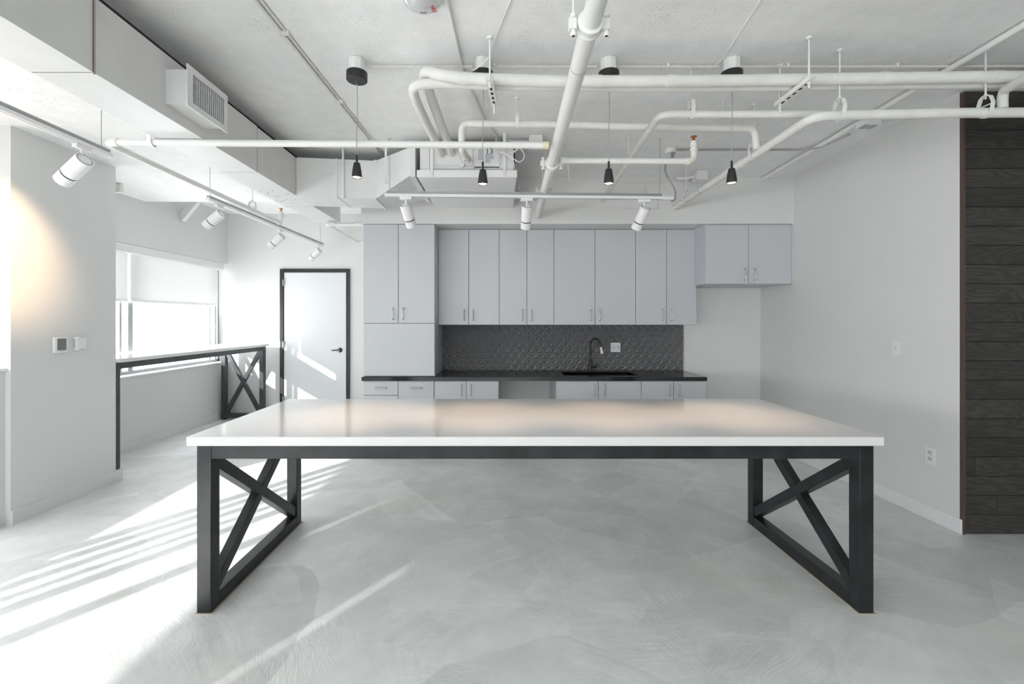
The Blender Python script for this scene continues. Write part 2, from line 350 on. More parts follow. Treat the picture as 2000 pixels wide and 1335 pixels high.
# dark board wall on the right: each board a piece
pw = box(3.502, 8.9, YP+.02, YP+.14, 0, 3.3).build('wall_panelled', DARK); struct(pw, 'dark stained oak board wall')
box(3.362, 3.51, YP+.0185, YP+.0215, 0, 3.2).build('backing', DARK, pw)
bh = .1393; k = 0; z = .004
shared = {}
def board(x0, x1, zz):
    L_ = round(x1-x0, 3)
    if L_ not in shared:
        o = MB().box(0, L_, 0, .018, 0, bh-.003).build('board', OAK, bevel=.0015, bseg=1); shared[L_] = o.data
    else:
        o = bpy.data.objects.new('board', shared[L_]); C.objects.link(o)
    o.parent = pw; o.location = (x0, YP + random.uniform(-.0015, .0015), zz)
ends = [.72, 1.7, 0, 0, 1.1, 0, .38, 0, 1.6, .9, 0, 1.3, .5, 0, 1.0, .7, 0, 1.5, .6, 1.1, 0, .8, 1.2]
ends[1] = .24; ends[3] = .08
while z + bh < 3.22:
    e = ends[k % len(ends)]
    if e: board(3.36, 3.36+e-.002, z); board(3.36+e, 3.36+e+1.6, z)
    else: board(3.36, 3.36+1.9, z)
    z += bh; k += 1
struct(box(3.345, 3.362, YP-.004, YP+.02, 0, 3.2).build('trim_2', mat('brown_edge', (.09,.05,.045), .5)), 'dark edge strip where the boards start')

# kitchen opening shadow line and access panel in the soffit
ap = thing('access_panel', 'flush square access panel in the soffit wall behind the right spotlight', 'access panel', (0,0,0))
a0, a1 = at(1222, 408, YS), at(1285, 357, YS)
mb = MB(); tk = .006
mb.box(a0.x, a1.x, YS-.004, YS, a1.z-tk, a1.z); mb.box(a0.x, a1.x, YS-.004, YS, a0.z, a0.z+tk)
mb.box(a0.x, a0.x+tk, YS-.004, YS, a0.z, a1.z); mb.box(a1.x-tk, a1.x, YS-.004, YS, a0.z, a1.z)
mb.build('panel_frame', WALL, ap); box(a0.x+.010, a1.x-.010, YS-.003, YS, a0.z+.010, a1.z-.010).build('panel', WALL, ap)

# ------------------------------------------------------------------ windows
def window(name, ya, yb, posts, rail=.04):
    r = bpy.data.objects.new(name, None); C.objects.link(r); r.location = (XG, (ya+yb)/2, .89); struct(r)
    mb = MB(); mb.box(XG-.03, XG+.03, ya, yb, .89, .89+rail); mb.box(XG-.03, XG+.03, ya, yb, 2.42, 2.458)
    mb.box(XG-.03, XG+.03, ya, ya+.03, .89, 2.458); mb.box(XG-.03, XG+.03, yb-.03, yb, .89, 2.458)
    mb.build('window_frame', ALU, r)
    for (c, wd) in posts:
        box(XG-.025, XG+.03, c-wd/2, c+wd/2, .93, 2.42).build('mullion', ALU, r)
    box(XG-.003, XG+.003, ya+.03, yb-.03, .92, 2.42).build('pane', GLASS, r)
    return r
window('window_1', 4.38, YD, [(5.455,.035), (5.60,.075), (7.13,.035), (7.27,.035)])
window('unseen_post_window', -7.0, 3.44, [(2.9,.04), (.63,.12), (.37,.08), (.10,.08), (-.17,.04), (-.43,.11), (-1.04,.12), (-2.95-.6,.08), (-5.2,.08)])  # unseen posts, spaced and sized to cast the sun stripes on the floor
wb = bpy.data.objects.new('fill_window', None); C.objects.link(wb); wb.location = (0, -7.45, .8); struct(wb)  # unseen back windows, added to fill the room with soft light
for x in (-4.2, -1.2):
    x1 = x + (2.5 if x < 1 else 2.8 if x < 5 else 1.9)
    mb = MB(); mb.box(x, x1, -7.48, -7.42, .8, .84); mb.box(x, x1, -7.48, -7.42, 2.56, 2.6); mb.box(x, x+.04, -7.48, -7.42, .8, 2.6); mb.box(x1-.04, x1, -7.48, -7.42, .8, 2.6)
    mb.build('window_frame', ALU, wb); box(x+.04, x1-.04, -7.455, -7.449, .84, 2.56).build('pane', GLASS, wb)  # frame and pane of the added, unseen fill windows
struct(box(XG-.05, XW+.012, 4.38, YD, .87, .89).build('trim_3', WHITE, bevel=.002), 'white window sill')
struct(box(XG-.05, XW+.012, -7.4, 3.28, .87, .89).build('trim_4', WHITE, bevel=.002))

def shade(label, ya, yb, zb, cassette=True):
    r = thing('roller_shade', label, 'window shade', (XW-.07, (ya+yb)/2, 2.45), 'roller shades on the left windows')
    box(XW-.075, XW-.073, ya, yb, zb, 2.42).build('shade_cloth', SHADE, r)
    box(XW-.082, XW-.066, ya, yb, zb-.028, zb).build('hem_bar', WHITE, r, bevel=.003)
    return r
s_ = shade('narrow roller shade half lowered beside the grey pier', 4.40, 5.475, 1.80)
s_ = shade('wide roller shade half lowered over the large window pane', 5.515, 7.21, 1.80)
mb = MB(); mb.box(XW-.13, XW-.012, 4.39, 7.27, 2.352, 2.456)
c_ = mb.build('shade_cassette', WHITE, bevel=.004); tag(c_, 'long white cassette rail above the lowered roller shades', 'shade rail')
shade('roller shade over the window beyond the left edge, nearest the pier', -1.292, 3.40, 1.72)
shade('roller shade over the window behind the camera, middle one', -2.936, -1.318, 1.72)
shade('roller shade over the window behind the camera, last one', -6.9, -2.97, 1.72)
box(XW-.06, XW-.052, 7.245, 7.26, 1.62, 2.35).build('shade_side_channel', WHITE)
tag(bpy.data.objects['shade_side_channel'], 'slim white side channel right of the wide roller shade', 'shade channel')

# ------------------------------------------------------------------ door
dx0, dx1 = at(548,0,YD).x, at(684,0,YD).x; dz = at(0,525,YD).z; fw = .055
dr = bpy.data.objects.new('door_1', None); C.objects.link(dr); dr.location = ((dx0+dx1)/2, YD, 0); struct(dr, 'white flush door in a black metal frame')
mb = MB(); mb.box(dx0, dx0+fw, YD-.03, YD, 0, dz); mb.box(dx1-fw, dx1, YD-.03, YD, 0, dz); mb.box(dx0+fw, dx1-fw, YD-.03, YD, dz-fw, dz)
mb.build('door_frame', BLACK, dr, bevel=.003)
mb = MB(); mb.box(dx0+fw+.002, dx0+fw+.006, YD-.011, YD, .01, dz-fw-.003); mb.box(dx1-fw-.007, dx1-fw-.003, YD-.011, YD, .01, dz-fw-.003); mb.build('door_gap', DARK, dr)
slab = box(dx0+fw+.007, dx1-fw-.008, YD-.014, YD, .01, dz-fw-.005).build('door_leaf', DOORM, dr, bevel=.002)
hz = at(0,683,YD).z; hx = at(665,0,YD).x
mb = MB(); mb.lathe((hx, YD-.014, hz), (0,-1,0), [(0,0),(.036,0),(.036,.008),(.030,.012),(.014,.014),(.012,.05),(0,.05)])
mb.tube([(hx, YD-.055, hz), (hx-.05, YD-.06, hz), (hx-.12, YD-.055, hz-.004)], .009, fil=.02); mb.build('door_handle', BLK, dr)
mb = MB(); mb.tube([(hx, YD-.07, hz-.005), (hx, YD-.07, hz-.06)], .004, seg=6); mb.lathe((hx,YD-.064,hz),(0,-1,0),[(0,0),(.009,0),(.009,.008),(0,.008)], 12); mb.build('key', NICKEL, dr)
for yy in (552, 672, 778):
    zz = at(0, yy, YD).z; mb = MB(); mb.cyl((dx0+fw+.004, YD-.037, zz-.05), (dx0+fw+.004, YD-.037, zz+.05), .009, seg=10); mb.box(dx0+fw-.01, dx0+fw+.02, YD-.033, YD-.029, zz-.05, zz+.05)
    mb.build('hinge', NICKEL, dr)

# ------------------------------------------------------------------ big table
TX0, TX1, TY0, TY1, TT = -1.607, 1.972, 2.408, 3.50, .076
ZT = .893
tb = thing('meeting_table', 'long white-topped table on a black steel frame with crossed ends', 'table', ((TX0+TX1)/2, (TY0+TY1)/2, 0))
box(-1.642, 2.002, 2.375, 3.527, ZT, .942).build('tabletop', QUARTZ, tb, bevel=.006, bseg=3)
def end_frame(x0, inner):
    x1 = x0 + TT; xc = (x0+x1)/2
    for y in (TY0, TY1-TT): box(x0, x1, y, y+TT, 0, ZT).build('post', BRUSH, tb, bevel=.004)
    box(x0, x1, TY0+TT, TY1-TT, 0, TT).build('base_rail', BRUSH, tb, bevel=.004)
    box(x0, x1, TY0+TT, TY1-TT, ZT-TT, ZT).build('top_rail', BRUSH, tb, bevel=.004)
    a = (xc, TY0+TT-.005, ZT-TT-.03); b_ = (xc, TY1-TT+.005, TT+.03); c = (xc, TY0+TT-.005, TT+.03); e = (xc, TY1-TT+.005, ZT-TT-.03)
    MB().bar(a, b_, .062, .062, (1,0,0)).build('brace', BRUSH, tb, bevel=.003)
    m_ = Vector(((xc), (a[1]+b_[1])/2, (a[2]+b_[2])/2))
    dd = (Vector(e)-Vector(c)).normalized()
    MB().bar(c, m_-dd*.03, .062, .056, (1,0,0)).build('brace', BRUSH, tb, bevel=.003)
    MB().bar(m_+dd*.03, e, .062, .056, (1,0,0)).build('brace', BRUSH, tb, bevel=.003)
    for p in (a, b_, c, e):
        sg = 1 if p[1] < 3 else -1
        MB().tube([(xc-.028, p[1]+sg*.012, p[2]), (xc, p[1]+sg*.014, p[2]), (xc+.028, p[1]+sg*.012, p[2])], .006, seg=6, fil=.01, jit=.15).build('weld_bead', BRUSH, tb)
end_frame(TX0, 1); end_frame(TX1-TT, -1)
for y in (TY0, TY1-TT): box(TX0+TT, TX1-TT, y, y+TT, ZT-TT, ZT).build('long_rail', BRUSH, tb, bevel=.004)
for x0 in (TX0, TX1-TT): box(x0-.009, x0+TT+.011, TY0-.008, TY1+.008, 0, .003).build('floor_sealant', TAN, tb)

# ------------------------------------------------------------------ bar counter under the window
BARM = varied(mat('bar_black_steel', (.05,.055,.06), .34, .3, .5), (.05,.055,.06), .25, 7, .12, 30, .001)
br = thing('bar_counter', 'white bar-height counter on black steel frame along the window', 'counter', (-4.0, 5.8, 0))
box(-4.40, -3.66, 4.385, 7.20, 1.142, 1.18).build('countertop', QUARTZ, br, bevel=.004)
BT = .065
box(-3.70-BT, -3.70, 4.386, 4.432, .11, 1.142).build('post', BARM, br, bevel=.003)
box(-4.37, -4.37+BT, 4.386+.03, 4.432+.03, .11, 1.142).build('post', BARM, br, bevel=.003)
box(-3.70-BT, -3.70, 4.432, 7.10, 1.142-BT, 1.142).build('long_rail', BARM, br, bevel=.003)
for x in (-3.70-BT, -4.36): box(x, x+BT, 7.10, 7.18, 0, 1.142).build('post', BARM, br, bevel=.003)
box(-4.36+BT, -3.70-BT, 7.10, 7.18, .03, .03+BT).build('base_rail', BARM, br, bevel=.003)
box(-4.36+BT, -3.70-BT, 7.10, 7.18, 1.142-BT, 1.142).build('top_rail', BARM, br, bevel=.003)
for (a, c) in (((-4.30, 7.14, .09), (-3.76, 7.14, 1.08)), ((-4.30, 7.14, 1.08), (-3.76, 7.14, .09))):
    MB().bar(a, c, .055, .055 if a[2] < 1 else .05, (0,1,0)).build('brace', BARM, br, bevel=.003)

# ------------------------------------------------------------------ kitchen cabinets
GAP = .0028
SEAM_SHADOW = mat('shadow_reveal', (.16,.165,.175), .7)
def seam_shadow(parent, x0, x1, y, z0, z1): return box(x0+.004, x1-.004, y+.0192, y+.0199, z0+.003, z1-.003).build('seam_shadow_sheet', SEAM_SHADOW, parent)  # thin grey sheet whose colour stands in for shade in the door seams
def pull(parent, x, y, z, L_=.125, horiz=False):
    mb = MB()
    o = Vector((L_/2,0,0)) if horiz else Vector((0,0,L_/2)); c = Vector((x, y, z))
    mb.tube([c-o, c-o+Vector((0,-.030,0)), c+o+Vector((0,-.030,0)), c+o], .0062, seg=8, fil=.010, steps=3)
    return mb.build('handle', NICKEL, parent)
def front(parent, kind, x0, x1, z0, z1, yf, hx=None, hz=None, horiz=False):
    d_ = box(x0+GAP, x1-GAP, yf, yf+.019, z0+GAP, z1-GAP).build(kind, CABM, parent, bevel=.0012, bseg=1)
    if hx is not None: pull(d_, hx, yf, hz, horiz=horiz)
    return d_
def X(x, D): return (x-CX)*D/F
def Z(y, D): return H+(CY-y)*D/F
# tall pantry cabinet standing on the worktop (front flush with the soffit)
tx0, tx1 = X(709.5,YS), X(849,YS)
tc = thing('tall_cabinet', 'tall white cabinet on the worktop left of the dark tiles', 'cabinet', ((tx0+tx1)/2, YB, .918))
box(tx0, tx1, YS+.020, YB-.002, .918, 2.632).build('body', CABM, tc)
zs = Z(631, YS)
seam_shadow(tc, tx0, tx1, YS, .918, 2.632)
front(tc, 'door', tx0, X(778,YS), zs, 2.630, YS, X(768,YS), Z(612.5,YS))
front(tc, 'door', X(778,YS), tx1, zs, 2.630, YS, X(787.5,YS), Z(612.5,YS))
front(tc, 'lower_panel', tx0, tx1, .920, zs, YS)
# wall cabinets
YU = 5.417; uz0, uz1 = Z(634,YU), 2.632
xs = [856, 915.5, 975, 1029, 1082, 1162, 1241.5, 1302, 1360.5]
labs = ['white wall cabinet directly right of the tall cabinet', 'narrow white wall cabinet behind the middle spotlight, left of the wide pair',
        'widest white wall cabinet, above the sink tap', 'white wall cabinet at the right end above the tiles']
box(X(855,YU)-.0, X(1360.5,YU), YU+.03, YB, uz1-.004, uz1+.001)
for i in range(4):
    a, m_, c = xs[2*i], xs[2*i+1], xs[2*i+2]
    A, M_, B_ = X(a,YU), X(m_,YU), X(c,YU)
    wc = thing('wall_cabinet', labs[i], 'cabinet', (M_, YB, uz0), 'wall cabinets over the worktop')
    box(A+.0008, B_-.0008, YU+.020, YB-.002, uz0, uz1).build('body', CABM, wc)
    dzz = uz1 - .006
    seam_shadow(wc, A, B_, YU, uz0, dzz)
    front(wc, 'door', A, M_, uz0, dzz, YU, M_-.052, Z(615,YU), False)
    front(wc, 'door', M_, B_, uz0, dzz, YU, M_+.056, Z(615,YU), False)
# cabinet above the fridge space
fx0, fm_, fx1 = X(1377,YS), X(1462,YS), X(1546,YS)
fz = Z(554,YS)
fc = thing('fridge_cabinet', 'short deep white cabinet in the upper right corner above the empty space', 'cabinet', (fm_, YB, fz))
box(fx0, fx1, YS+.020, YB-.002, fz, 2.632).build('body', CABM, fc)
seam_shadow(fc, fx0, fx1, YS, fz, 2.622)
front(fc, 'door', fx0, fm_, fz, 2.622, YS, X(1454,YS), Z(536,YS)); front(fc, 'door', fm_, fx1, fz, 2.622, YS, X(1473,YS), Z(536,YS))
box(fx1+.002, XR, YS+.004, YS+.02, fz, 2.632).build('filler_strip', CABM, fc)
# base cabinets
bz0, bz1 = .10, .868
def base(label, x0, x1, top=.868):
    r = thing('base_cabinet', label, 'cabinet', ((x0+x1)/2, YB, 0), 'base cabinets below the black worktop')
    mb = MB(); mb.box(x0+.0008, x1-.0008, YS+.020, YB-.002, bz0, top); mb.build('body', CABM, r)
    seam_shadow(r, x0, x1, YS, bz0, bz1)
    box(x0+.001, x1-.001, YS+.08, YS+.095, 0, bz0).build('toe_kick', CABIN, r)
    return r
d0, d1, d2 = X(709,YS), X(777.5,YS), X(847.5,YS)
zt = bz1
r = base('white base cabinet with drawers at the left end of the worktop', d0, d2)
for (a, c, hxp) in ((d0, d1, 744),):
    front(r, 'drawer', a, c, Z(771.5,YS), zt, YS, X(hxp,YS), Z(757,YS), True)
    z_ = Z(771.5,YS); front(r, 'drawer', a, c, z_-.26, z_, YS, (a+c)/2, z_-.13, True); front(r, 'drawer', a, c, bz0, z_-.26, YS, (a+c)/2, z_-.45, True)
front(r, 'drawer', d1, d2, bz0+.3, zt, YS, X(814,YS), Z(757,YS), True); front(r, 'drawer', d1, d2, bz0, bz0+.3, YS, (d1+d2)/2, bz0+.2, True)
def doors(label, a, m_, c, ha, hb):
    r = base(label, X(a,YS), X(c,YS), .68 if 'sink' in label else .868)
    if 'sink' in label: box(X(a,YS)+.0008, X(a,YS)+.019, YS+.020, YB-.002, .68, .868).build('side_panel', CABM, r)
    front(r, 'door', X(a,YS), X(m_,YS), bz0, zt, YS, X(ha,YS), Z(761.5,YS)); front(r, 'door', X(m_,YS), X(c,YS), bz0, zt, YS, X(hb,YS), Z(761.5,YS))
doors('white base cabinet left of the open appliance gap', 848, 911, 974, 901.7, 920.6)
doors('wide white base cabinet below the sink', 1086, 1168.5, 1252.5, 1161, 1180)
doors('white base cabinet at the right end of the worktop', 1252.5, 1315.5, 1379, 1307, 1326.5)

# worktop with sink opening
wx0, wx1, wy0 = X(706,5.10), X(1381,5.10), 5.10
sx0, sx1, sy0, sy1 = X(1096,5.55), X(1232,5.55)-.0, 5.26, 5.60
wt = thing('worktop', 'black stone worktop with rounded front edge over the base cabinets', 'worktop', ((wx0+wx1)/2, YB, .87))
mb = MB()
mb.box(wx0, sx0, wy0, YB-.001, .870, .914); mb.box(sx1, wx1, wy0, YB-.001, .870, .914); mb.box(sx0, sx1, wy0, sy0, .870, .914); mb.box(sx0, sx1, sy1, YB-.001, .870, .914)
mb.build('slab', GRANITE, wt)
sk = thing('kitchen_sink', 'black undermount sink let into the worktop', 'sink', ((sx0+sx1)/2, (sy0+sy1)/2, .70))
mb = MB(); e = .012
mb.box(sx0-e, sx0, sy0-e, sy1+e, .70, .869); mb.box(sx1, sx1+e, sy0-e, sy1+e, .70, .869); mb.box(sx0, sx1, sy0-e, sy0, .70, .869); mb.box(sx0, sx1, sy1, sy1+e, .70, .869); mb.box(sx0-e, sx1+e, sy0-e, sy1+e, .69, .70)
mb.build('basin', GRANITE, sk)
mb = MB(); mb.lathe(((sx0+sx1)/2, (sy0+sy1)/2, .70), (0,0,1), [(0,.003),(.03,.003),(.042,.005),(.045,0)]); mb.build('drain', NICKEL, sk)
mb = MB(); mb.box((sx0+sx1)/2-.008, (sx0+sx1)/2+.008, sy0, sy1, .70, .84); mb.build('basin_divider', GRANITE, sk)

# tap
fx, fy = X(1153,5.68), 5.68
tp = thing('kitchen_tap', 'black gooseneck tap with a pale spray nozzle behind the sink', 'tap', (fx, fy, .914))
mb = MB(); mb.lathe((fx,fy,.914), (0,0,1), [(0,0),(.031,0),(.031,.008),(.024,.016),(.023,.135),(.019,.145),(.0135,.152)]); mb.build('base', BLK, tp)
pts = [Vector((fx,fy,1.05)), Vector((fx,fy,1.23))]
for i in range(1, 13):
    t_ = math.pi*i/13*1.02; pts.append(Vector((fx+.05-.05*math.cos(t_), fy-.06+.06*math.cos(t_), 1.235+.088*math.sin(t_))))
e1 = pts[-1]; pts.append(e1+Vector((.004,-.006,-.03)))
MB().tube(pts, .0115, seg=14).build('spout', BLK, tp)
p_ = pts[-1]
MB().cyl(p_+Vector((0,0,.002)), p_+Vector((.014,-.012,-.078)), .0135, .0185).build('spray_nozzle', COPPERN, tp); 
mb = MB(); mb.cyl((fx+.015,fy,.965), (fx+.072,fy,.967), .013); mb.cyl((fx+.066,fy,.967), (fx+.082,fy-.004,1.03), .006, .004); mb.build('lever', BLK, tp)
ds = thing('soap_dispenser', 'low black dispenser button left of the tap', 'soap dispenser', (X(1129,5.68), 5.68, .914))
mb = MB(); mb.lathe((X(1129,5.68),5.68,.914), (0,0,1), [(0,0),(.034,0),(.034,.006),(.018,.010),(.017,.022),(.021,.024),(.021,.032),(0,.034)]); mb.build('button', BLK, ds)

# backsplash of faceted tiles
bx0, bx1, bzz0, bzz1 = tx1+.001, X(1334,5.78), .915, uz0-.001
bs = thing('tiled_backsplash', 'charcoal backsplash of faceted triangle tiles between worktop and wall cabinets', 'backsplash', ((bx0+bx1)/2, YB, .915))
box(bx0, bx1, YB-.005, YB-.0005, bzz0, bzz1).build('grout', GROUT, bs)
rh = (bzz1-bzz0)/8; hb_ = (bx1-bx0)/59.0; b2 = 2*hb_
def tile(i0, i1, r0, r1):
    """facets between half-base columns i0..i1 and rows r0..r1"""
    mb = MB(); yb, yf, ya = YB-.005, YB-.008, YB-.0225; g_ = .0012
    XX = lambda i: min(max(bx0 + i*hb_, bx0+i0*hb_+g_), bx0+i1*hb_-g_)
    for r_ in range(r0, r1):
        zlo = bzz0 + r_*rh + (g_ if r_ == r0 else 0); zhi = bzz0 + (r_+1)*rh - (g_ if r_ == r1-1 else 0)
        for k in range(i0-1, i1):
            up = (k + r_) % 2 == 0      # triangle spanning k..k+2, apex centre k+1
            tri = [(k, zlo), (k+2, zlo), (k+1, zhi)] if up else [(k+2, zhi), (k, zhi), (k+1, zlo)]
            cz = zlo + (zhi-zlo)*(.36 if up else .64)
            if k < i0:      # right half only
                P = [(k+1, tri[0][1]), tri[1] if up else tri[0], tri[2]]; base_ = P[0]
                v = [(XX(k+1), yf, P[0][1]), (XX(k+2), yf, P[1][1]), (XX(k+1), yf, P[2][1]), (XX(k+1), ya, cz)]
                mb.add(v, [(0,1,3), (1,2,3), (0,3,2)])
            elif k+2 > i1:
                v = [(XX(k+1), yf, tri[0][1]), (XX(k), yf, tri[0][1]), (XX(k+1), yf, tri[2][1]), (XX(k+1), ya, cz)]
                mb.add(v, [(0,1,3), (1,2,3), (0,3,2)])
            else:
                v = [(XX(a), yf, zq) for a, zq in tri] + [(XX(k+1), ya, cz)]
                mb.add(v, [(0,1,3), (1,2,3), (2,0,3)])
    xa, xb, za, zb = XX(i0), XX(i1), bzz0+r0*rh+g_, bzz0+r1*rh-g_
    mb.add([(xa,yb,za),(xb,yb,za),(xb,yb,zb),(xa,yb,zb),(xa,yf,za),(xb,yf,za),(xb,yf,zb),(xa,yf,zb)], [(0,1,5,4),(1,2,6,5),(2,3,7,6),(3,0,4,7)])
    o = mb.build('tile', TILE, bs)
for r0, off in ((0, 6), (4, 0)):
    i = 0; first = True
    while i < 59:
        n_ = min(i + (12 if not (first and off) else off), 59)
        tile(i, n_, r0, r0+4); i = n_; first = False
box(bx1, bx1+.006, YB-.012, YB, bzz0, bzz1).build('edge_trim', mat('mustard_edge', (.24,.21,.12), .5), bs)

# ------------------------------------------------------------------ wall plates and controls
def plate(name, label, cat, c, nrm, wd, ht, parts):
    """flat wall plate; nrm points into the room"""
    r = thing(name, label, cat, c)
    nrm = Vector(nrm).normalized(); u = Vector((0,0,1)).cross(nrm).normalized(); up = Vector((0,0,1)); c = Vector(c)
    def blk(cu, cz, w_, h_, d0_, d1_, nm, m_, bev=.0):
        vs_ = [c + u*(cu+a*w_/2) + up*(cz+b_*h_/2) + nrm*dd for dd in (d0_, d1_) for a, b_ in ((-1,-1),(1,-1),(1,1),(-1,1))]
        return MB().add(vs_, [(3,2,1,0),(4,5,6,7),(0,1,5,4),(1,2,6,5),(2,3,7,6),(3,0,4,7)]).build(nm, m_, r, bevel=bev)
    blk(0, 0, wd, ht, 0, .006, 'cover_plate', WHITE, .002)
    for (nm, m_, cu, cz, w_, h_, dd) in parts: blk(cu, cz, w_, h_, .005, dd, nm, m_)
    return r
plate('double_outlet', 'white double wall plate on the dark tiles right of the tap', 'outlet', (X(1202,5.765), YB-.026, Z(678,5.765)), (0,-1,0), .122, .118,
      [('socket', CABIN, -.03, 0, .034, .075, .008), ('socket', CABIN, .03, 0, .034, .075, .008), ('screw', DARK, -.012, .0, .008, .012, .0095), ('screw', DARK, .036, 0, .008, .012, .0095)])
wn_ = Vector((-(YS-YP), -(3.345-XR), 0)).normalized()
def onright(x, y):
    # intersection of the pixel ray with the right wall plane (3.345,YP)-(3.30,YS)
    s = (x-CX)/F; k_ = (XR-3.345)/(YS-YP); D = (3.345 - k_*YP)/(s-k_)
    return at(x, y, D) + wn_*.0005
plate('light_switch', 'white single light switch on the right wall at eye height', 'light switch', onright(1751,679), wn_, .072, .118, [('toggle', CABIN, 0, 0, .012, .026, .013), ('toggle_slot', CABIN, 0, 0, .022, .034, .008)])
plate('wall_outlet', 'white duplex outlet low on the right wall near the dark boards', 'outlet', onright(1818,889.5), wn_, .080, .127,
      [('socket', CABIN, 0, .024, .034, .034, .009), ('socket', CABIN, 0, -.024, .034, .034, .009), ('slot', DARK, -.008, .026, .004, .012, .0095), ('slot', DARK, .008, .026, .004, .012, .0095), ('slot', DARK, -.008, -.022, .004, .012, .0095), ('slot', DARK, .008, -.022, .004, .012, .0095)])
def onpier(x, y): return at(x, y, -3.70*F/(x-CX))
c = onpier(115, 673)
th_ = thing('thermostat', 'white thermostat with a grey display on the pier', 'thermostat', c)
box(-3.70, -3.676, c.y-.062, c.y+.062, c.z-.068, c.z+.068).build('case', WHITE, th_, bevel=.010, bseg=3)
box(-3.676, -3.6745, c.y-.038, c.y+.040, c.z-.045, c.z+.052).build('display', SCREEN, th_)
box(-3.676, -3.6735, c.y-.015, c.y+.02, c.z-.058, c.z-.052).build('label_strip', CABIN, th_)
c = onpier(154, 670)
se = thing('wall_sensor', 'small white sensor box right of the thermostat', 'sensor', c)
mb = MB(); mb.box(-3.70, -3.672, c.y-.048, c.y+.048, c.z-.050, c.z+.050); mb.build('case', WHITE, se, bevel=.008)
for s in (-1, 1):
    mb = MB(); mb.box(-3.70, -3.664, c.y-.052, c.y-.026, c.z+s*.046-.012, c.z+s*.046+.012); mb.build('clip', WHITE, se, bevel=.005)

# ------------------------------------------------------------------ main duct, branch duct and transition
DX0, DX1, DZ0, DZ1 = -2.22, -1.925, 2.72, 3.085
du = thing('main_duct', 'long rectangular white air duct running along the ceiling on the left', 'air duct', ((DX0+DX1)/2, 2.0, DZ0))
box(DX0, DX1, -1.0, 2.15, DZ0, DZ1).build('duct_section', DUCT, du)
box(DX0, DX1, 2.156, 3.60, DZ0, DZ1-.005).build('duct_section', DUCT, du)
box(DX0, DX1, 3.608, 4.27, DZ0, DZ1-.01).build('duct_section', DUCT, du)
box(DX0, DX1+.012, 4.276, 4.70, DZ0, DZ1-.012).build('duct_section', DUCT, du)
box(DX0+.005, DX1-.01, 4.70, 5.50, DZ0+.004, DZ1-.06).build('duct_section', DUCT, du)
for y in (2.153, 3.603): box(DX0+.004, DX1-.001, y-.003, y+.003, DZ0+.001, DZ1-.006).build('joint_gap', DARK, du)
for y in (4.70,): box(DX0-.003, DX1+.004, y-.012, y+.012, DZ0-.004, DZ1-.004).build('joint_strip', DUCT, du)
box(DX1-.02, DX1+.001, -1.0, 4.68, DZ1-.002, DZ1+.010).build('top_shadow_strip', DARK, du)  # dark strip coloured in for the shadow gap above the duct
mb = MB()
for i in range(14):
    p = (random.uniform(DX0+.03, DX1-.03), random.uniform(4.0, 4.6), DZ0); mb.cyl((p[0],p[1],DZ0-.004), (p[0],p[1],DZ0+.002), .005, seg=6)
s_ = mb.build('screw_heads', STEELC, du); s_['kind'] = 'stuff'
def hexa(a, name, m_, parent):
    """a: 8 points, 4 of one end then 4 of the other"""
    return MB().add(a, [(0,1,2,3),(7,6,5,4),(0,4,5,1),(1,5,6,2),(2,6,7,3),(3,7,4,0)]).build(name, m_, parent)
bd = thing('branch_duct', 'short boxed duct turning right from the main duct to the air unit', 'air duct', (-1.5, 4.5, DZ0))
xl, xm, xr = DX1+.014, -1.208, -.80
def sec(x, yn, yf, z0, z1): return [(x,yn,z0),(x,yf,z0),(x,yf,z1),(x,yn,z1)]
xk = -1.565
ykn = 4.27+.12*(xk-xl)/(xm-xl); ykf = 4.68+.10*(xk-xl)/(xm-xl)
hexa(sec(xl,4.27,4.68,DZ0,3.075)+sec(xk,ykn,ykf,DZ0,3.08), 'duct_section', DUCT, bd)
hexa(sec(xk+.006,ykn,ykf,DZ0,3.08)+sec(xm,4.39,4.78,DZ0,3.085), 'duct_section', DUCT, bd)
hexa(sec(xm+.002,4.388,4.782,DZ0,3.085)+sec(xr,4.04,4.88,2.835,3.085), 'duct_transition', DUCT, bd)
hexa(sec(xm-.014,4.378,4.79,DZ0-.01,3.09)+sec(xm+.012,4.378,4.79,DZ0-.01,3.09), 'joint_strip', DUCT, bd)
hexa(sec(xk-.008,ykn-.004,ykf+.004,DZ0-.004,3.084)+sec(xk+.012,ykn-.004,ykf+.004,DZ0-.004,3.084), 'joint_strip', DUCT, bd)
hexa(sec(xr,4.02,4.90,2.815,3.09)+sec(xr+.045,4.02,4.90,2.815,3.09), 'end_flange', DUCT, bd)
for xx in (665, 761):
    D_ = 4.26; p = at(xx, 385 if xx < 700 else 372, D_)
    hs = thing('duct_hanger', 'thin metal strap holding the branch duct, %s one' % ('left' if xx < 700 else 'right, beside the left end of the track'), 'hanger strap', (p.x, D_, p.z), 'duct straps')
    zz0 = DZ0-.004 if xx < 700 else 2.80
    yy = 4.27+.12*(p.x-xl)/(xm-xl)-.012 if xx < 700 else 4.12
    box(p.x-.010, p.x+.010, yy-.004, yy, zz0, zc(yy)).build('strap', DUCT, hs)
    box(p.x-.014, p.x+.014, yy-.006, yy+.03, zz0-.004, zz0+.002).build('strap_foot', DUCT, hs)
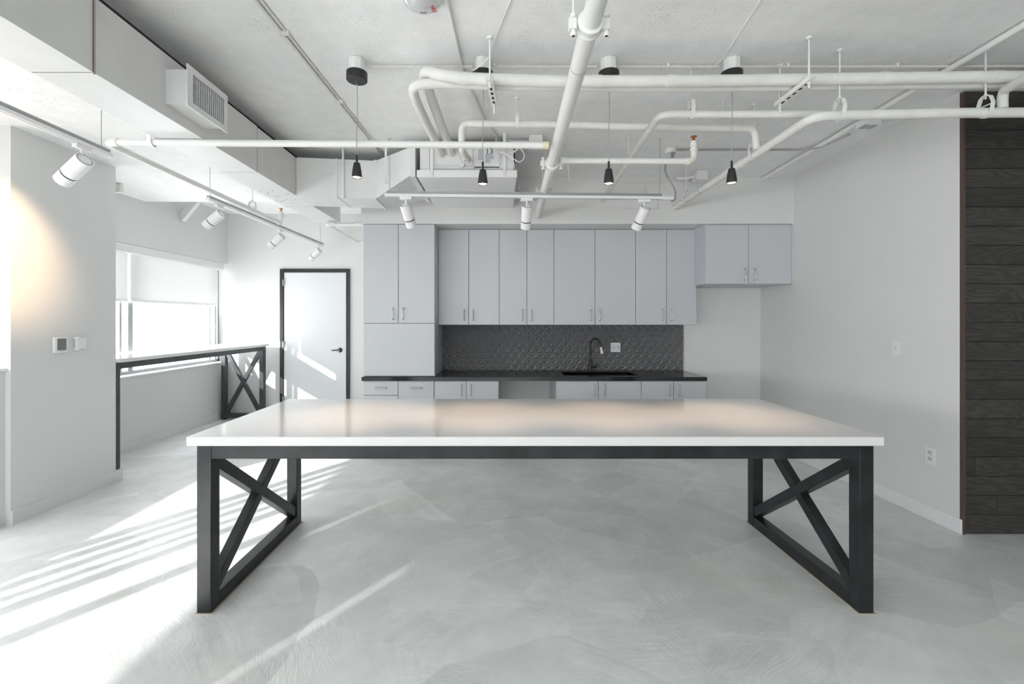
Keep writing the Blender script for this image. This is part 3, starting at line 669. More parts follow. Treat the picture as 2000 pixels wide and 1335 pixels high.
# side air grille on the main duct
vg = thing('air_grille', 'white louvred air grille box on the side of the main duct', 'air vent', (-1.85, 2.79, 2.78))
vx, vy0, vy1, vz0, vz1 = -1.790, 2.607, 2.965, 2.786, 2.995
mb = MB()
mb.box(DX1, vx, vy0+.01, vy0+.014, vz0+.006, vz1-.006); mb.box(DX1, vx, vy1-.014, vy1-.01, vz0+.006, vz1-.006)
mb.box(DX1, vx, vy0+.014, vy1-.014, vz0+.006, vz0+.010); mb.box(DX1, vx, vy0+.014, vy1-.014, vz1-.010, vz1-.006); mb.build('vent_box', DUCT, vg)
mb = MB(); fy = .034
mb.box(vx, vx+.006, vy0-.012, vy1+.012, vz1-.02, vz1+.018); mb.box(vx, vx+.006, vy0-.012, vy1+.012, vz0-.014, vz0+.022)
mb.box(vx, vx+.006, vy0-.012, vy0+fy, vz0+.022, vz1-.02); mb.box(vx, vx+.006, vy1-fy*.6, vy1+.012, vz0+.022, vz1-.02); mb.build('grille_frame', WHITE, vg)
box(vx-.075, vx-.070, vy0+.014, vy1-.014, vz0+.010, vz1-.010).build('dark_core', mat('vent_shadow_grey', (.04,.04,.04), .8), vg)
ns = 15
for i in range(ns):
    y = vy0+fy + (vy1-fy*.6-vy0-fy)*(i+.5)/ns
    MB().bar((vx-.004, y, vz0+.020), (vx-.004, y, vz1-.018), .003, .009, (1,.15,0)).build('louvre', WHITE, vg)
dw = thing('duct_strap', 'thin wire strap hanging on the duct side near the upper left corner', 'hanger strap', (DX1+.004, 2.15, DZ0))
MB().tube([(DX1+.006, 2.153, zc(2.15)), (DX1+.008, 2.150, 2.95), (DX1+.005, 2.153, DZ0-.01)], .0035, seg=6, fil=.05).build('strap', mat('rust_wire', (.35,.27,.24), .5), dw)

# ------------------------------------------------------------------ ceiling air unit
UX0, UX1, UY0, UZ = -.735, .140, 4.01, 2.812
au = thing('air_unit', 'white ceiling air handling unit above the long track, marked 13', 'air conditioner', ((UX0+UX1)/2, 4.5, UZ))
box(UX0+.015, UX1-.03, UY0+.045, YS-.002, UZ+.062, 3.13).build('casing', DUCT, au, bevel=.003)
box(UX0, UX1, UY0+.012, YS-.001, UZ, UZ+.012).build('drain_tray', WHITE, au, bevel=.002)
box(UX0-.004, UX1+.004, UY0, UY0+.012, UZ-.004, UZ+.060).build('tray_lip', WHITE, au, bevel=.002)
for xx in (UX0, UX1-.012): box(xx, xx+.012, UY0+.012, YS-.001, UZ+.012, UZ+.058).build('tray_side', WHITE, au)
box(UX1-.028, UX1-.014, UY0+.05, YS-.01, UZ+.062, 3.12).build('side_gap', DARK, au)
YF = UY0+.044
def fp(x0, x1, y0, y1, d, nm, m_): 
    a = at(x0, y1, YF); c_ = at(x1, y0, YF); return box(a.x, c_.x, YF-d, YF+.001, a.z, c_.z).build(nm, m_, au, bevel=0)
fp(822, 839, 288, 334, .012, 'corner_post', DUCT); fp(986, 1003, 288, 334, .014, 'control_box', DUCT)
fp(846, 900, 290, 322, .005, 'service_cover', DUCT); fp(902, 924, 290, 324, .010, 'service_cover', DUCT); fp(926, 976, 288, 328, .008, 'service_cover', DUCT)
fp(844, 984, 326, 330, .008, 'ledge', DUCT)
fp(934, 944, 292, 313, .0095, 'sticker', STICK); fp(948, 958, 301, 318, .0095, 'sticker', STICK); fp(958, 964, 303, 311, .0095, 'sticker', STICK)
fp(905, 922, 309, 319, .0115, 'sticker', WHITE)
fp(907, 920, 313, 315, .0125, 'sticker_print', mat('blue_print', (.12,.25,.36), .5))
a = at(903, 326, YF); mb = MB(); mb.lathe((a.x, YF-.006, a.z+.012), (0,-1,0), [(0,0),(.022,0),(.022,.022),(.018,.028),(.006,.028),(.005,.02),(0,.02)]); mb.build('knob', WHITE, au)
def text(s, loc, size, m_, parent, rot=(math.radians(90),0,0), name='lettering', ext=.0008, align='CENTER'):
    cu = bpy.data.curves.new(name, 'FONT'); cu.body = s; cu.size = size; cu.extrude = ext; cu.align_x = align
    tmp = bpy.data.objects.new(name, cu); C.objects.link(tmp)
    dg = bpy.context.evaluated_depsgraph_get(); me = bpy.data.meshes.new_from_object(tmp.evaluated_get(dg))
    bpy.data.objects.remove(tmp); me.materials.clear(); me.materials.append(m_)
    o = bpy.data.objects.new(name, me); C.objects.link(o); o.parent = parent
    M = Matrix.Translation(loc) @ (rot if isinstance(rot, Matrix) else Matrix.Rotation(0,4,'X'))
    if not isinstance(rot, Matrix):
        from mathutils import Euler
        M = Matrix.Translation(loc) @ Euler(rot).to_matrix().to_4x4()
    o.matrix_parent_inverse = Matrix.Translation(-world_of(parent)); o.matrix_basis = M
    return o
p = at(956, 301, YF); text('13', (p.x, YF-.0096, p.z), .068, INK, au)
# wiring loops at the unit's right end
cb_ = thing('unit_wiring', 'loops of white cable hanging from the right end of the air unit', 'cables', at(1000, 300, 3.95))
c0 = [at(968,268,4.05), at(972,290,3.97), at(995,305,3.93), at(1015,318,3.92), at(1025,308,3.92), at(1022,295,3.94), at(1008,284,3.98), at(1000,280,4.05)]
MB().tube(c0, .0045, seg=6, fil=.05).build('cable', WHITE, cb_)
MB().tube([at(966,282,4.04), at(975,298,3.96), at(990,300,3.95), at(1003,312,3.96), at(1005,330,4.02)], .004, seg=6, fil=.04).build('cable', WHITE, cb_)
MB().tube([at(1042,270,4.2), at(1020,285,4.05), at(1000,299,3.99)], .009, seg=8, fil=.04).build('cable', WHITE, cb_)
for i, xx in enumerate((843, 985)):
    p = at(xx, 338, UY0-.006)
    hs = thing('unit_bracket', 'flat steel bracket holding the %s front of the air unit' % ('left' if i == 0 else 'right'), 'bracket', (p.x, UY0, UZ), 'air unit brackets')
    box(p.x-.013, p.x+.013, UY0-.007, UY0-.004, UZ, zc(4)).build('strap', DUCT, hs)

# ------------------------------------------------------------------ pipes
def run(name, label, cat, pts, r, m_, fil=.05, jit=0, rings=(), rr=1.12, group=None, rm=None, seg=18):
    th = thing(name, label, cat, pts[0], group)
    MB().tube(pts, r, seg=seg, fil=fil, jit=jit).build('pipe', m_, th)
    for (a, c_) in rings: MB().cyl(a, c_, r*rr, seg=seg).build('collar', rm or m_, th)
    return th
def lerp(a, b_, t): return Vector(a)*(1-t) + Vector(b_)*t
# 1 big sprinkler main along the depth
P1z = H + 205*YS/F
M0, M1 = Vector((.335, .6, P1z+.0)), Vector((.415, YS, P1z-.012))
def mainp(D): return lerp(M0, M1, (D-.6)/(YS-.6))
def solveD(y, z=P1z): return (z-H)*F/(CY-y)
mp_ = thing('sprinkler_main', 'large cream pipe running from above the camera to the soffit', 'pipe', M0)
Dj = 4.19
MB().cyl(M0, mainp(Dj), .0385, seg=28).build('pipe', PIPE, mp_); MB().cyl(mainp(Dj), M1, .034, seg=28).build('pipe', PIPE, mp_)
def coupling(D, r=.052, nm='coupling'):
    c_ = mainp(D); ax = (M1-M0).normalized(); mb = MB()
    mb.lathe(c_-ax*.028, ax, [(.038,0),(r,.002),(r,.012),(r*.93,.018),(r*.93,.038),(r,.044),(r,.054),(.038,.056)], 28)
    for s in (-1, 1):
        q_ = c_ + Vector((s*(r+.014), 0, 0)); mb.box(q_.x-.020, q_.x+.012, q_.y-.015, q_.y+.015, q_.z-.022, q_.z+.022)
        mb.cyl(q_+Vector((0,0,-.045)), q_+Vector((0,0,.045)), .009, seg=10); mb.cyl(q_+Vector((0,0,.03)), q_+Vector((0,0,.045)), .014, seg=6); mb.cyl(q_+Vector((0,0,-.045)), q_+Vector((0,0,-.03)), .014, seg=6)
    mb.build(nm, PIPE, mp_, bevel=.006)
coupling(1.82); coupling(3.42); coupling(4.2, .048)
D_ = solveD(128); MB().cyl(mainp(D_), mainp(D_+.004), .0392, seg=28).build('joint_ring', STEELC, mp_)
# 2 cross branch to the left and its leg back to the far sprinkler
e0 = at(1071, 284, 2.99); e1 = at(205, 277.5, 2.94); e2 = at(549, 436, 5.30)
br1 = run('sprinkler_branch', 'long thin cream pipe crossing left from the main, turning back at its left end', 'pipe', [e0, e1, e2, e2+Vector((0,0,.14))], .0215, PIPE, fil=.06,
    rings=[(lerp(e1,e0,.012), lerp(e1,e0,.03)), (lerp(e2,e1,.012), lerp(e2,e1,.03))], rr=1.25)
MB().cyl(lerp(e0,e1,.0), lerp(e0,e1,.013), .026).build('yellow_joint', YELLOW, br1)
def sprinkler(parent, p):
    p = Vector(p); mb = MB()
    mb.lathe(p, (0,0,1), [(0,0),(.014,0),(.014,.018),(.008,.02),(.006,.03),(.009,.034),(.004,.045),(.004,.056),(.020,.058),(.024,.062),(.020,.066),(0,.068)], 14)
    for s in (-1,1): mb.bar(p+Vector((s*.006,0,.018)), p+Vector((s*.012,0,.035)), .004,.004,(0,1,0)); mb.bar(p+Vector((s*.012,0,.035)), p+Vector((s*.003,0,.055)), .004,.004,(0,1,0))
    return tag(mb.build('sprinkler_head', BRASS, parent), 'copper-coloured upright head')
def nipple(parent, p, h):
    p = Vector(p); mb = MB(); mb.lathe(p, (0,0,1), [(.019,0),(.019,h*.45),(.028,h*.46),(.028,h*.62),(.022,h*.64),(.022,h*.8),(.027,h*.81),(.027,h*.95),(.016,h)], 18); mb.build('riser_fitting', PIPE, parent)
sprinkler(br1, at(549, 418, 5.30))
nipple(br1, at(549, 434, 5.30), .11)
# 3 cross branch to the right
r0, r1_ = at(1094, 313.5, 3.40), at(1355, 315, 3.40)
br2 = run('sprinkler_branch', 'short cream pipe crossing right from the main to a brass sprinkler', 'pipe', [r0, r1_, r1_+Vector((0,0,.15))], .0215, PIPE, fil=.05,
    rings=[(lerp(r0,r1_,.0), lerp(r0,r1_,.035)), (lerp(r0,r1_,.94), lerp(r0,r1_,.97))], rr=1.2)
MB().cyl(lerp(r0,r1_,.955), lerp(r0,r1_,.967), .027).build('yellow_joint', YELLOW, br2)
nipple(br2, at(1355, 306, 3.40), .09); sprinkler(br2, at(1355, 283, 3.40))
# 4 far branch left of the tall cabinet
f0, f1, f2 = at(720, 437, 5.40), at(637, 438, 5.40), at(700, 472, 6.6)
run('sprinkler_branch', 'short cream pipe beside the soffit end above the door', 'pipe', [Vector((-1.56, 5.40, f1.z)), f1, f2, f2+Vector((.35,0,.02))], .020, PIPE, fil=.05,
    rings=[(lerp(f1,f0,.05), lerp(f1,f0,.2)), (lerp(f1,f0,.68), lerp(f1,f0,.8))], rr=1.3)
# 5 insulated refrigerant pair (A front, B behind) on trapeze struts
A = [at(3600,143,2.80), at(1930,150,2.80), at(1700,153,2.80), at(1380,158,2.80), at(1100,159,2.80), at(905,153,2.80), at(862,147,2.80), at(826,137,2.86), at(836,175,3.05), at(882,298,4.04)]
ia = run('insulated_pipe', 'thick wrapped cream pipe, front one of the high pair across the room', 'pipe', A, .034, WRAP, fil=.09, jit=.012)
B_ = [at(3600,156,2.868), at(1940,163,2.868), at(1700,165,2.868), at(1370,169,2.868), at(1100,168,2.868), at(905,164,2.868), at(870,162,2.86), at(803,165,2.86), at(812,196,3.02), at(862,300,4.04)]
ib = run('insulated_pipe', 'wrapped cream pipe, rear one of the high pair, bending back to the air unit', 'pipe', B_, .031, WRAP, fil=.09, jit=.012)
for th, P, xs_ in ((ia, A, (905, 1165, 1310, 1728, 1945)), (ib, B_, (1020, 1385, 1500))):
    for xx in xs_:
        y_ = 153 if th is ia else 166
        for a_, b2_ in zip(P, P[1:]):
            xa_, xb_ = CX+a_.x*F/a_.y, CX+b2_.x*F/b2_.y
            if min(xa_, xb_) <= xx <= max(xa_, xb_) and abs(xa_-xb_) > 60:
                q_ = lerp(a_, b2_, (xx-xa_)/(xb_-xa_)); dd = (b2_-a_).normalized()
                MB().cyl(q_-dd*.03, q_+dd*.03, .0365 if th is ia else .0335).build('wrap_joint', WRAP, th)
# 6 lower big wrapped pipe on the right and its diagonal leg
Cc = [at(3600,210,2.83), at(1880,220.5,2.83), at(1640,225,2.83), at(1588,228,2.83), at(1318,405,YS)]
pc = run('wrapped_pipe', 'thick cream pipe across the upper right, bending back to the soffit', 'pipe', Cc, .0295, WRAP, fil=.09, jit=.008)
MB().cyl(lerp(Cc[3],Cc[4],.36), lerp(Cc[3],Cc[4],.42), .034).build('coupling', PIPE, pc); MB().cyl(lerp(Cc[3],Cc[4],.94-.0), lerp(Cc[3],Cc[4],.965), .034).build('coupling', PIPE, pc)
MB().cyl(lerp(Cc[3],Cc[4],.70), lerp(Cc[3],Cc[4],.705), .0305).build('joint_ring', STEELC, pc)
MB().tube([at(1958,212,2.83), at(1958,178,2.83), at(2040,132,2.45), at(3900,132,2.45)], .026, fil=.07).build('riser', WRAP, pc)
C1 = [at(3600,212,3.02), at(1640,223,3.02), at(1289,223,3.02), at(1176,392,YS)]
run('wrapped_pipe', 'cream pipe just behind the right one, turning back above the third pendant', 'pipe', C1, .0245, WRAP, fil=.08, jit=.006)
E = [at(1478,292,3.40), at(1475,251,3.40), at(1290,249,3.40), at(1080,243,3.40), at(902,241,3.40), at(902,292,3.45), at(915,312,4.03)]
run('wrapped_pipe', 'slim cream pipe crossing behind the main between two down bends', 'pipe', E, .0255, WRAP, fil=.06, jit=.006)
# 7 pipe strapped to the ceiling near the right wall
g0 = Vector((2.94, 1.6, zc(1.6)-.028)); g1 = Vector((2.94, YS, zc(YS)-.028))
cp = run('ceiling_pipe', 'straight cream pipe fixed to the ceiling beside the right wall', 'pipe', [g0, g1], .020, PIPE)
for y in (3.0, 3.9, 4.4, 4.85): MB().cyl((2.94,y-.02,zc(y)-.028), (2.94,y+.02,zc(y)-.028), .024).build('coupling', PIPE, cp)
# 8 small conduits on the ceiling
def cpt(x, y, dz=.012):
    D = 3.0
    for _ in range(30): D = (zc(D)-dz-H)*F/(CY-y)
    return at(x, y, D)
h0, h1 = cpt(482, -20), cpt(745, 303)
cn = run('ceiling_conduit', 'thin conduit on the ceiling between the main duct and the first pendant', 'conduit', [h0, h1], .009, PIPE)
MB().tube([h0+Vector((.028,0,.003)), h1+Vector((.022,0,.003))], .006, seg=8).build('cable', PIPE, cn)
for y in (65, 198, 275): q_ = cpt(482+(y+20)*263/323, y); box(q_.x-.02, q_.x+.04, q_.y-.012, q_.y+.012, q_.z-.008, q_.z+.012).build('clip', PIPE, cn)
run('ceiling_conduit', 'thin conduit on the ceiling above the second pendant', 'conduit', [cpt(868,-20), cpt(905,142), cpt(942,226), cpt(975,274)], .009, PIPE, fil=.1)
run('hanging_cable', 'thin white cable looping from the ceiling to the left trapeze', 'cable', [cpt(1006,-20,.004), cpt(960,92,.01), at(958,110,2.72), at(926,138,2.78), cpt(920,133,.004)], .0035, PIPE, fil=.05, seg=8)
run('ceiling_conduit', 'thin painted cable line across the ceiling right of the main pipe', 'conduit', [cpt(1492,-10,.002), cpt(1410,118,.002), cpt(1385,137,.002)], .0045, PIPE, fil=.1, seg=8)
# ribbed flex conduit linking the pendants
def ribbed(name, label, pts, r, m_, pitch=.009):
    th = thing(name, label, 'conduit', pts[0]); mb = MB(); P = [Vector(p) for p in pts]
    path = [P[0]]
    for i in range(1, len(P)-1):
        a_, b_, c_ = P[i-1], P[i], P[i+1]; f_ = min(.08, (a_-b_).length*.45, (c_-b_).length*.45)
        q0 = b_+(a_-b_).normalized()*f_; q1 = b_+(c_-b_).normalized()*f_
        path += [q0*(1-t)**2+b_*2*t*(1-t)+q1*t*t for t in (0,.25,.5,.75,1)]
    path.append(P[-1])
    # resample
    dist = 0; out_ = []; k = 0
    for a_, b_ in zip(path, path[1:]):
        l = (b_-a_).length; n_ = max(1, int(l/pitch*2))
        for i in range(n_):
            out_.append((a_.lerp(b_, i/n_), (b_-a_).normalized()))
    seg = 8; vs_ = []; up = None
    for i, (p, d_) in enumerate(out_):
        a_ = (up - d_*up.dot(d_)).normalized() if up else d_.orthogonal().normalized(); up = a_; b_ = d_.cross(a_)
        rr_ = r if i % 2 else r*.80
        vs_ += [p+(a_*math.cos(2*math.pi*k/seg)+b_*math.sin(2*math.pi*k/seg))*rr_ for k in range(seg)]
    n_ = len(out_)
    mb.add(vs_, [(k*seg+i, k*seg+(i+1) % seg, (k+1)*seg+(i+1) % seg, (k+1)*seg+i) for k in range(n_-1) for i in range(seg)], True)
    mb.build('flex_tube', m_, th)
    return th
FL = mat('painted_flex', (.70,.69,.65), .5)
PX = [X(697,2.93), X(943,2.93), X(1189,2.93), X(1432,2.93)]
zf = zc(2.95)-.016
ribbed('flex_conduit', 'ribbed conduit from the first pendant box to the second', [(PX[0]+.065, 2.98, zf), (PX[1]-.065, 2.98, zf)], .0095, FL)
ribbed('flex_conduit', 'ribbed conduit from the second pendant box to the third', [(PX[1]+.065, 2.98, zf), (PX[2]-.065, 2.98, zf)], .0095, FL)
ribbed('flex_conduit', 'ribbed conduit from the third pendant box to the fourth', [(PX[2]+.065, 2.98, zf), (PX[3]-.065, 2.98, zf)], .0095, FL)
ribbed('flex_conduit', 'ribbed conduit running right from the fourth pendant box', [(PX[3]+.065, 2.98, zf), (2.6, 2.98, zf), (6.5, 2.95, zf)], .0095, FL)
for i, xx in enumerate((1304, 1537, 1750)):
    q_ = Vector((X(xx,2.98), 2.98, zf))
    tag(MB().box(q_.x-.008, q_.x+.008, q_.y-.016, q_.y+.016, q_.z-.012, q_.z+.017).build('conduit_clip', PIPE), ['small clip on the ribbed conduit left of the fourth pendant', 'small clip on the ribbed conduit right of the fourth pendant', 'small clip on the ribbed conduit nearest the right wall'][i], 'clip', 'conduit clips')
# conduit to the transformer box near the right wall
jb = at(1310, 290, 4.34); zj = zc(4.34)
j1 = thing('junction_box', 'round painted junction box on the ceiling above the track feed', 'junction box', (jb.x, 4.34, zj))
mb = MB(); mb.cyl((jb.x,4.34,zj-.045), (jb.x,4.34,zj), .05, .052, seg=16); mb.build('box', PIPE, j1, bevel=.003)
MB().tube([(jb.x+.03,4.33,zj-.04), (jb.x-.01,4.28,zj-.07), (jb.x-.01,4.26,zj-.10)], .016, fil=.03).build('connector', STEELC, j1)
run('grey_conduit', 'thin grey conduit from the round box to the transformer by the right wall', 'conduit', [(jb.x+.05, 4.34, zj-.012), (at(1565,288,4.34).x, 4.34, zj-.012), at(1600,289,4.20), at(1660,262,3.95)], .008, STEELC, fil=.08, seg=8)
te = at(1292, 384, 4.10)
run('feed_cable', 'grey flexible cable drooping from the round box to the track end', 'cable', [(jb.x-.01,4.26,zj-.10), at(1297,325,4.18), at(1302,345,4.15), at(1320,372,4.12), at(1318,392,4.10), at(1311,392,4.10)], .009, STEELC, fil=.10, seg=10)
tf = thing('transformer_box', 'white transformer box with grey grille on the ceiling beside the right wall', 'junction box', at(1690,250,3.75))
q_ = at(1690, 248, 3.78); zz = zc(3.78)
box(q_.x-.055, q_.x+.055, 3.73, 3.83, zz-.075, zz).build('box', WHITE, tf, bevel=.003)
box(q_.x-.12, q_.x+.02, 3.64, 3.728, zz-.085, zz-.045).build('louvred_tray', WHITE, tf)
for i in (0,1): box(q_.x-.105+i*.06, q_.x-.06+i*.06, 3.65, 3.72, zz-.088, zz-.0845).build('grille', STEELC, tf)
run('ceiling_conduit', 'short conduit from the transformer box toward the right wall', 'conduit', [(q_.x+.055,3.78,zz-.02), (3.22,3.76,zz-.02)], .008, PIPE, seg=8)
jb2 = at(1365, 346, 5.0); zz = zc(4.98)
b3 = thing('junction_box', 'white junction box at the ceiling edge above the right-hand cabinets', 'junction box', (jb2.x, 4.98, zz))
box(jb2.x-.065, jb2.x+.055, 4.90, 5.02, zz-.10, zz).build('box', WHITE, b3, bevel=.003)
MB().tube([(jb2.x-.065,4.96,zz-.05), (jb2.x-.17,4.97,zz-.07), (jb2.x-.24,5.0,zz-.05)], .016, fil=.05).build('conduit', WHITE, b3)
q_ = at(1046, 267, 4.05); zz = zc(4.1)
b4 = thing('junction_box', 'square white junction box on the ceiling right of the air unit', 'junction box', (q_.x, 4.1, zz))
box(q_.x-.06, q_.x+.06, 4.02, 4.14, zz-.10, zz).build('box', WHITE, b4, bevel=.003)
ribbed('flex_conduit', 'ribbed white conduit from the square box to the air unit', [(q_.x-.06,4.08,zz-.04), at(1000,276,4.1), at(982,272,4.15), at(972,262,4.1)], .010, WHITE)
# clevis hangers and rods
def hanger(c_, r, label, ax=(1,0,0), top=None, ring=True):
    c_ = Vector(c_); th = thing('pipe_hanger', label, 'pipe hanger', c_, 'pipe hangers'); ax = Vector(ax).normalized()
    sd = Vector((0,0,1)).cross(ax).normalized(); R = r+.006; pts = []
    topz = top if top else zc(c_.y)
    yk = c_ + Vector((0,0,R+.065))
    mb = MB(); P = [c_+sd*R*1.0+Vector((0,0,.03))]
    prev = None; outl = [yk+sd*.012, yk+sd*.03-Vector((0,0,.012)), c_+sd*R*1.25+Vector((0,0,.045))] + [c_+sd*R*math.cos(a_)+Vector((0,0,R*math.sin(a_))) for a_ in [math.radians(q) for q in range(0,-181,-20)]] + [c_-sd*R*1.25+Vector((0,0,.045)), yk-sd*.03-Vector((0,0,.012)), yk-sd*.012]
    for a_, b_ in zip(outl, outl[1:]): mb.bar(a_, b_, .003, .026, ax)
    mb.bar(yk-sd*.013, yk+sd*.013, .004, .026, ax)
    mb.cyl(c_+sd*R*1.35+Vector((0,0,.04)), c_-sd*R*1.35+Vector((0,0,.04)), .004, seg=8)
    mb.build('yoke', PIPE, th)
    mb = MB(); mb.cyl(yk-Vector((0,0,.02)), (yk.x, yk.y, topz), .005, seg=10); mb.cyl(yk, yk+Vector((0,0,.01)), .010, seg=6); mb.lathe((yk.x,yk.y,topz), (0,0,-1), [(0,0),(.018,0),(.016,.008),(.007,.012)], 12); mb.build('rod', PIPE, th)
    return th
dg_ = Cc[4]-Cc[3]
hanger(at(1640,224.5,2.83), .0295, 'clevis hanger on the thick right pipe, left of the dark boards')
hanger(at(1925,219,2.83), .0295, 'clevis hanger on the thick right pipe in front of the dark boards')
hanger(at(1350,223,3.02), .0245, 'clevis hanger left of the fourth pendant cord')
hanger(lerp(Cc[3],Cc[4],.29), .0295, 'clevis hanger on the diagonal pipe below its upper bend', dg_)
hanger(lerp(Cc[3],Cc[4],.86), .0295, 'clevis hanger low on the diagonal pipe near the soffit', dg_)
hanger(lerp(e1,e0,.105), .0215, 'small strap hanger near the left corner of the long branch', top=3.02)
hanger(lerp(e1,e2,.74), .0215, 'small strap hanger on the branch leg near the far brass sprinkler', (e2-e1), top=3.02)
hanger(at(1010,242,3.40), .0255, 'small strap hanger right of the second pendant cord')
for i, (xx, yy0, yy1, D_, lab) in enumerate(((1163+0, 0, 0, 0, ''),)): pass
th = thing('support_rod', 'thin threaded rod dropping from ceiling beside the big main coupling', 'rod', mainp(1.82)); q_ = mainp(1.82); 
MB().cyl((q_.x-.066, 1.82, q_.z-.02), (q_.x-.066, 1.82, zc(1.82)), .005, seg=8).build('rod', PIPE, th)
for xx_, y0_, y1_, D_, lab_ in ((1060, 0, 372, 4.45, 'thin support rod just left of the lower end of the big main'), (1227, 0, 300, 4.05, 'short thin rod hanging between the third pendant and the right sprinkler'), (1412, 0, 232, 3.42, 'thin rod behind the fourth pendant cord')):
    q_ = at(xx_, y1_, D_); t_ = thing('support_rod', lab_, 'rod', q_); MB().cyl(q_, (q_.x, D_, zc(D_)), .004, seg=8).build('rod', PIPE, t_); MB().cyl(q_, q_+Vector((0,0,.008)), .014, seg=10).build('washer', PIPE, t_)
run('hanging_cable', 'thin white cable drooping right of the main pipe to a small end plug', 'cable', [cpt(1098,272,.004), at(1108,300,4.3), at(1112,352,4.5)], .005, PIPE, fil=.08, seg=8)
# trapeze struts with holes
def trapeze(x, y0, y1, z, label, xf):
    th = thing('trapeze_strut', label, 'pipe support', (x, (y0+y1)/2, z), 'trapeze struts under the wrapped pipes')
    p0 = Vector((x, y0-.02, z)); p1 = Vector((xf, y1+.02, z)); dd = (p1-p0).normalized(); sd = Vector((dd.y,-dd.x,0))
    mb = MB(); mb.bar(p0, p1, .003, .040, sd) ; mb.bar(p0+sd*.0195+Vector((0,0,.012)), p1+sd*.0195+Vector((0,0,.012)), .026, .002, sd); mb.bar(p0-sd*.0195+Vector((0,0,.012)), p1-sd*.0195+Vector((0,0,.012)), .026, .002, sd); mb.build('channel', PIPE, th)
    mb = MB(); Lh = (p1-p0).length
    for i in range(5):
        q = p0+dd*Lh*(i+.9)/6.; mb.bar(q-dd*.014-Vector((0,0,.0022)), q+dd*.014-Vector((0,0,.0022)), .001, .014, sd)
    mb.build('slots', DARK, th)
    for p in (p0+dd*.03, p1-dd*.03):
        mb = MB(); mb.cyl((p.x,p.y,z-.035 if p.y < 2.8 else z-.06), (p.x,p.y,zc(p.y)), .006, seg=10); mb.cyl((p.x,p.y,z-.012), (p.x,p.y,z-.003), .012, seg=6); mb.lathe((p.x,p.y,zc(p.y)), (0,0,-1), [(0,0),(.02,0),(.017,.01),(.008,.013)], 12); mb.build('rod', PIPE, th)
ztr = 1.55 + (CY-187)*3.0/F - .0
trapeze(X(1578,2.72), 2.70, 3.0, H+1.415, 'slotted strut under the wrapped pipes above the upper right bend', X(1525,2.98)-.0)
trapeze(X(956,2.72), 2.70, 3.0, H+1.415, 'slotted strut under the wrapped pipes beside the second pendant', X(966,2.98))

# ------------------------------------------------------------------ pendants
def pendant(i, x, zb, label):
    y = 2.93; zt_ = zc(y)
    th = thing('pendant_lamp', label, 'pendant lamp', (x, y, zb), 'four black pendant lamps')
    mb = MB(); mb.cyl((x,y,3.14), (x,y,zt_), .052, .052, seg=8); mb.build('ceiling_box', PIPE, th, bevel=.002)
    mb = MB(); mb.lathe((x,y,3.088), (0,0,1), [(0,0),(.062,0),(.066,.004),(.066,.052),(0,.052)], 36); mb.build('canopy', BLK, th)
    p = [Vector((x,y,3.088)), Vector((x+.006,y,2.9)), Vector((x-.004,y,2.7)), Vector((x+.004,y,2.55)), Vector((x,y,zb+.14))]
    MB().tube(p, .0026, seg=6, fil=.08).build('cord', STEELC, th)
    MB().cyl((x,y,3.06), (x,y,3.09), .006, seg=10).build('cord_grip', NICKEL, th)
    mb = MB(); mb.lathe((x,y,zb), (0,0,1), [(.026,.004),(.0295,0),(.0315,.018),(.027,.055),(.0195,.094),(.012,.097),(.0075,.099),(.0065,.145),(0,.146)], 28); mb.build('shade', BLK, th)
    mb = MB(); mb.lathe((x,y,zb+.004), (0,0,1), [(0,0),(.026,.001),(.026,.008)], 24); mb.build('lens', LAMP, th)
    l = bpy.data.lights.new('pendant_light', 'SPOT'); l.energy = 24; l.color = (1,.72,.50); l.spot_size = math.radians(45); l.spot_blend = 1.0; l.shadow_soft_size = .025
    lo = bpy.data.objects.new('pendant_light', l); C.objects.link(lo); lo.location = (x, y, zb-.006); 
for i, (x, yb, lab) in enumerate(((X(697,2.93), 347, 'leftmost black pendant lamp, hanging clear of the pipes'), (X(943,2.93), 360, 'black pendant lamp in front of the air unit'),
      (X(1189,2.93), 359, 'black pendant lamp just right of the big main pipe'), (X(1429,2.93), 358, 'rightmost black pendant lamp, by the diagonal pipe'))):
    pendant(i, x, Z(yb, 2.93), lab)

# ------------------------------------------------------------------ track lighting
def track(label, p0, p1, name='lighting_track'):
    p0, p1 = Vector(p0), Vector(p1); th = thing(name, label, 'track', (p0+p1)/2, 'ceiling lighting tracks')
    d_ = (p1-p0).normalized(); sd = Vector((0,0,1)).cross(d_).normalized()
    MB().bar(p0+Vector((0,0,.014)), p1+Vector((0,0,.014)), .020, .034, sd).build('support_rail', ALU, th)
    MB().bar(p0-Vector((0,0,.012)), p1-Vector((0,0,.012)), .026, .036, sd).build('track_rail', WHITE, th)
    mb = MB(); mb.bar(p0-Vector((0,0,.0256)), p1-Vector((0,0,.0256)), .001, .008, sd); mb.build('slot', STEELC, th)
    for p, s in ((p0,-1),(p1,1)): MB().bar(p-Vector((0,0,.012))+d_*s*0.0, p-Vector((0,0,.012))+d_*s*.018, .028, .038, sd).build('end_cap', WHITE, th)
    return th
def rod(th, p, topz, m_=STEELC): MB().cyl(p, (p[0],p[1],topz), .0028, seg=8).build('hanger_rod', m_, th)
YT = 4.10
ta, tb_ = at(756, 378.5, YT), at(1292, 384, YT)
t1 = track('long white track spanning in front of the kitchen soffit', ta, tb_)
rod(t1, at(761,378,YT), zc(YT)); rod(t1, at(1289,384,YT), zc(YT)); MB().box(tb_.x+.018, tb_.x+.10, YT-.015, YT+.015, tb_.z-.028, tb_.z-.002).build('live_end', WHITE, t1)
for xx in (781, 1016, 1262): q_ = at(xx,376,YT); MB().bar(q_, q_+Vector((-.01,0,.05)), .004, .004, (0,1,0)).build('clip', STEELC, t1)
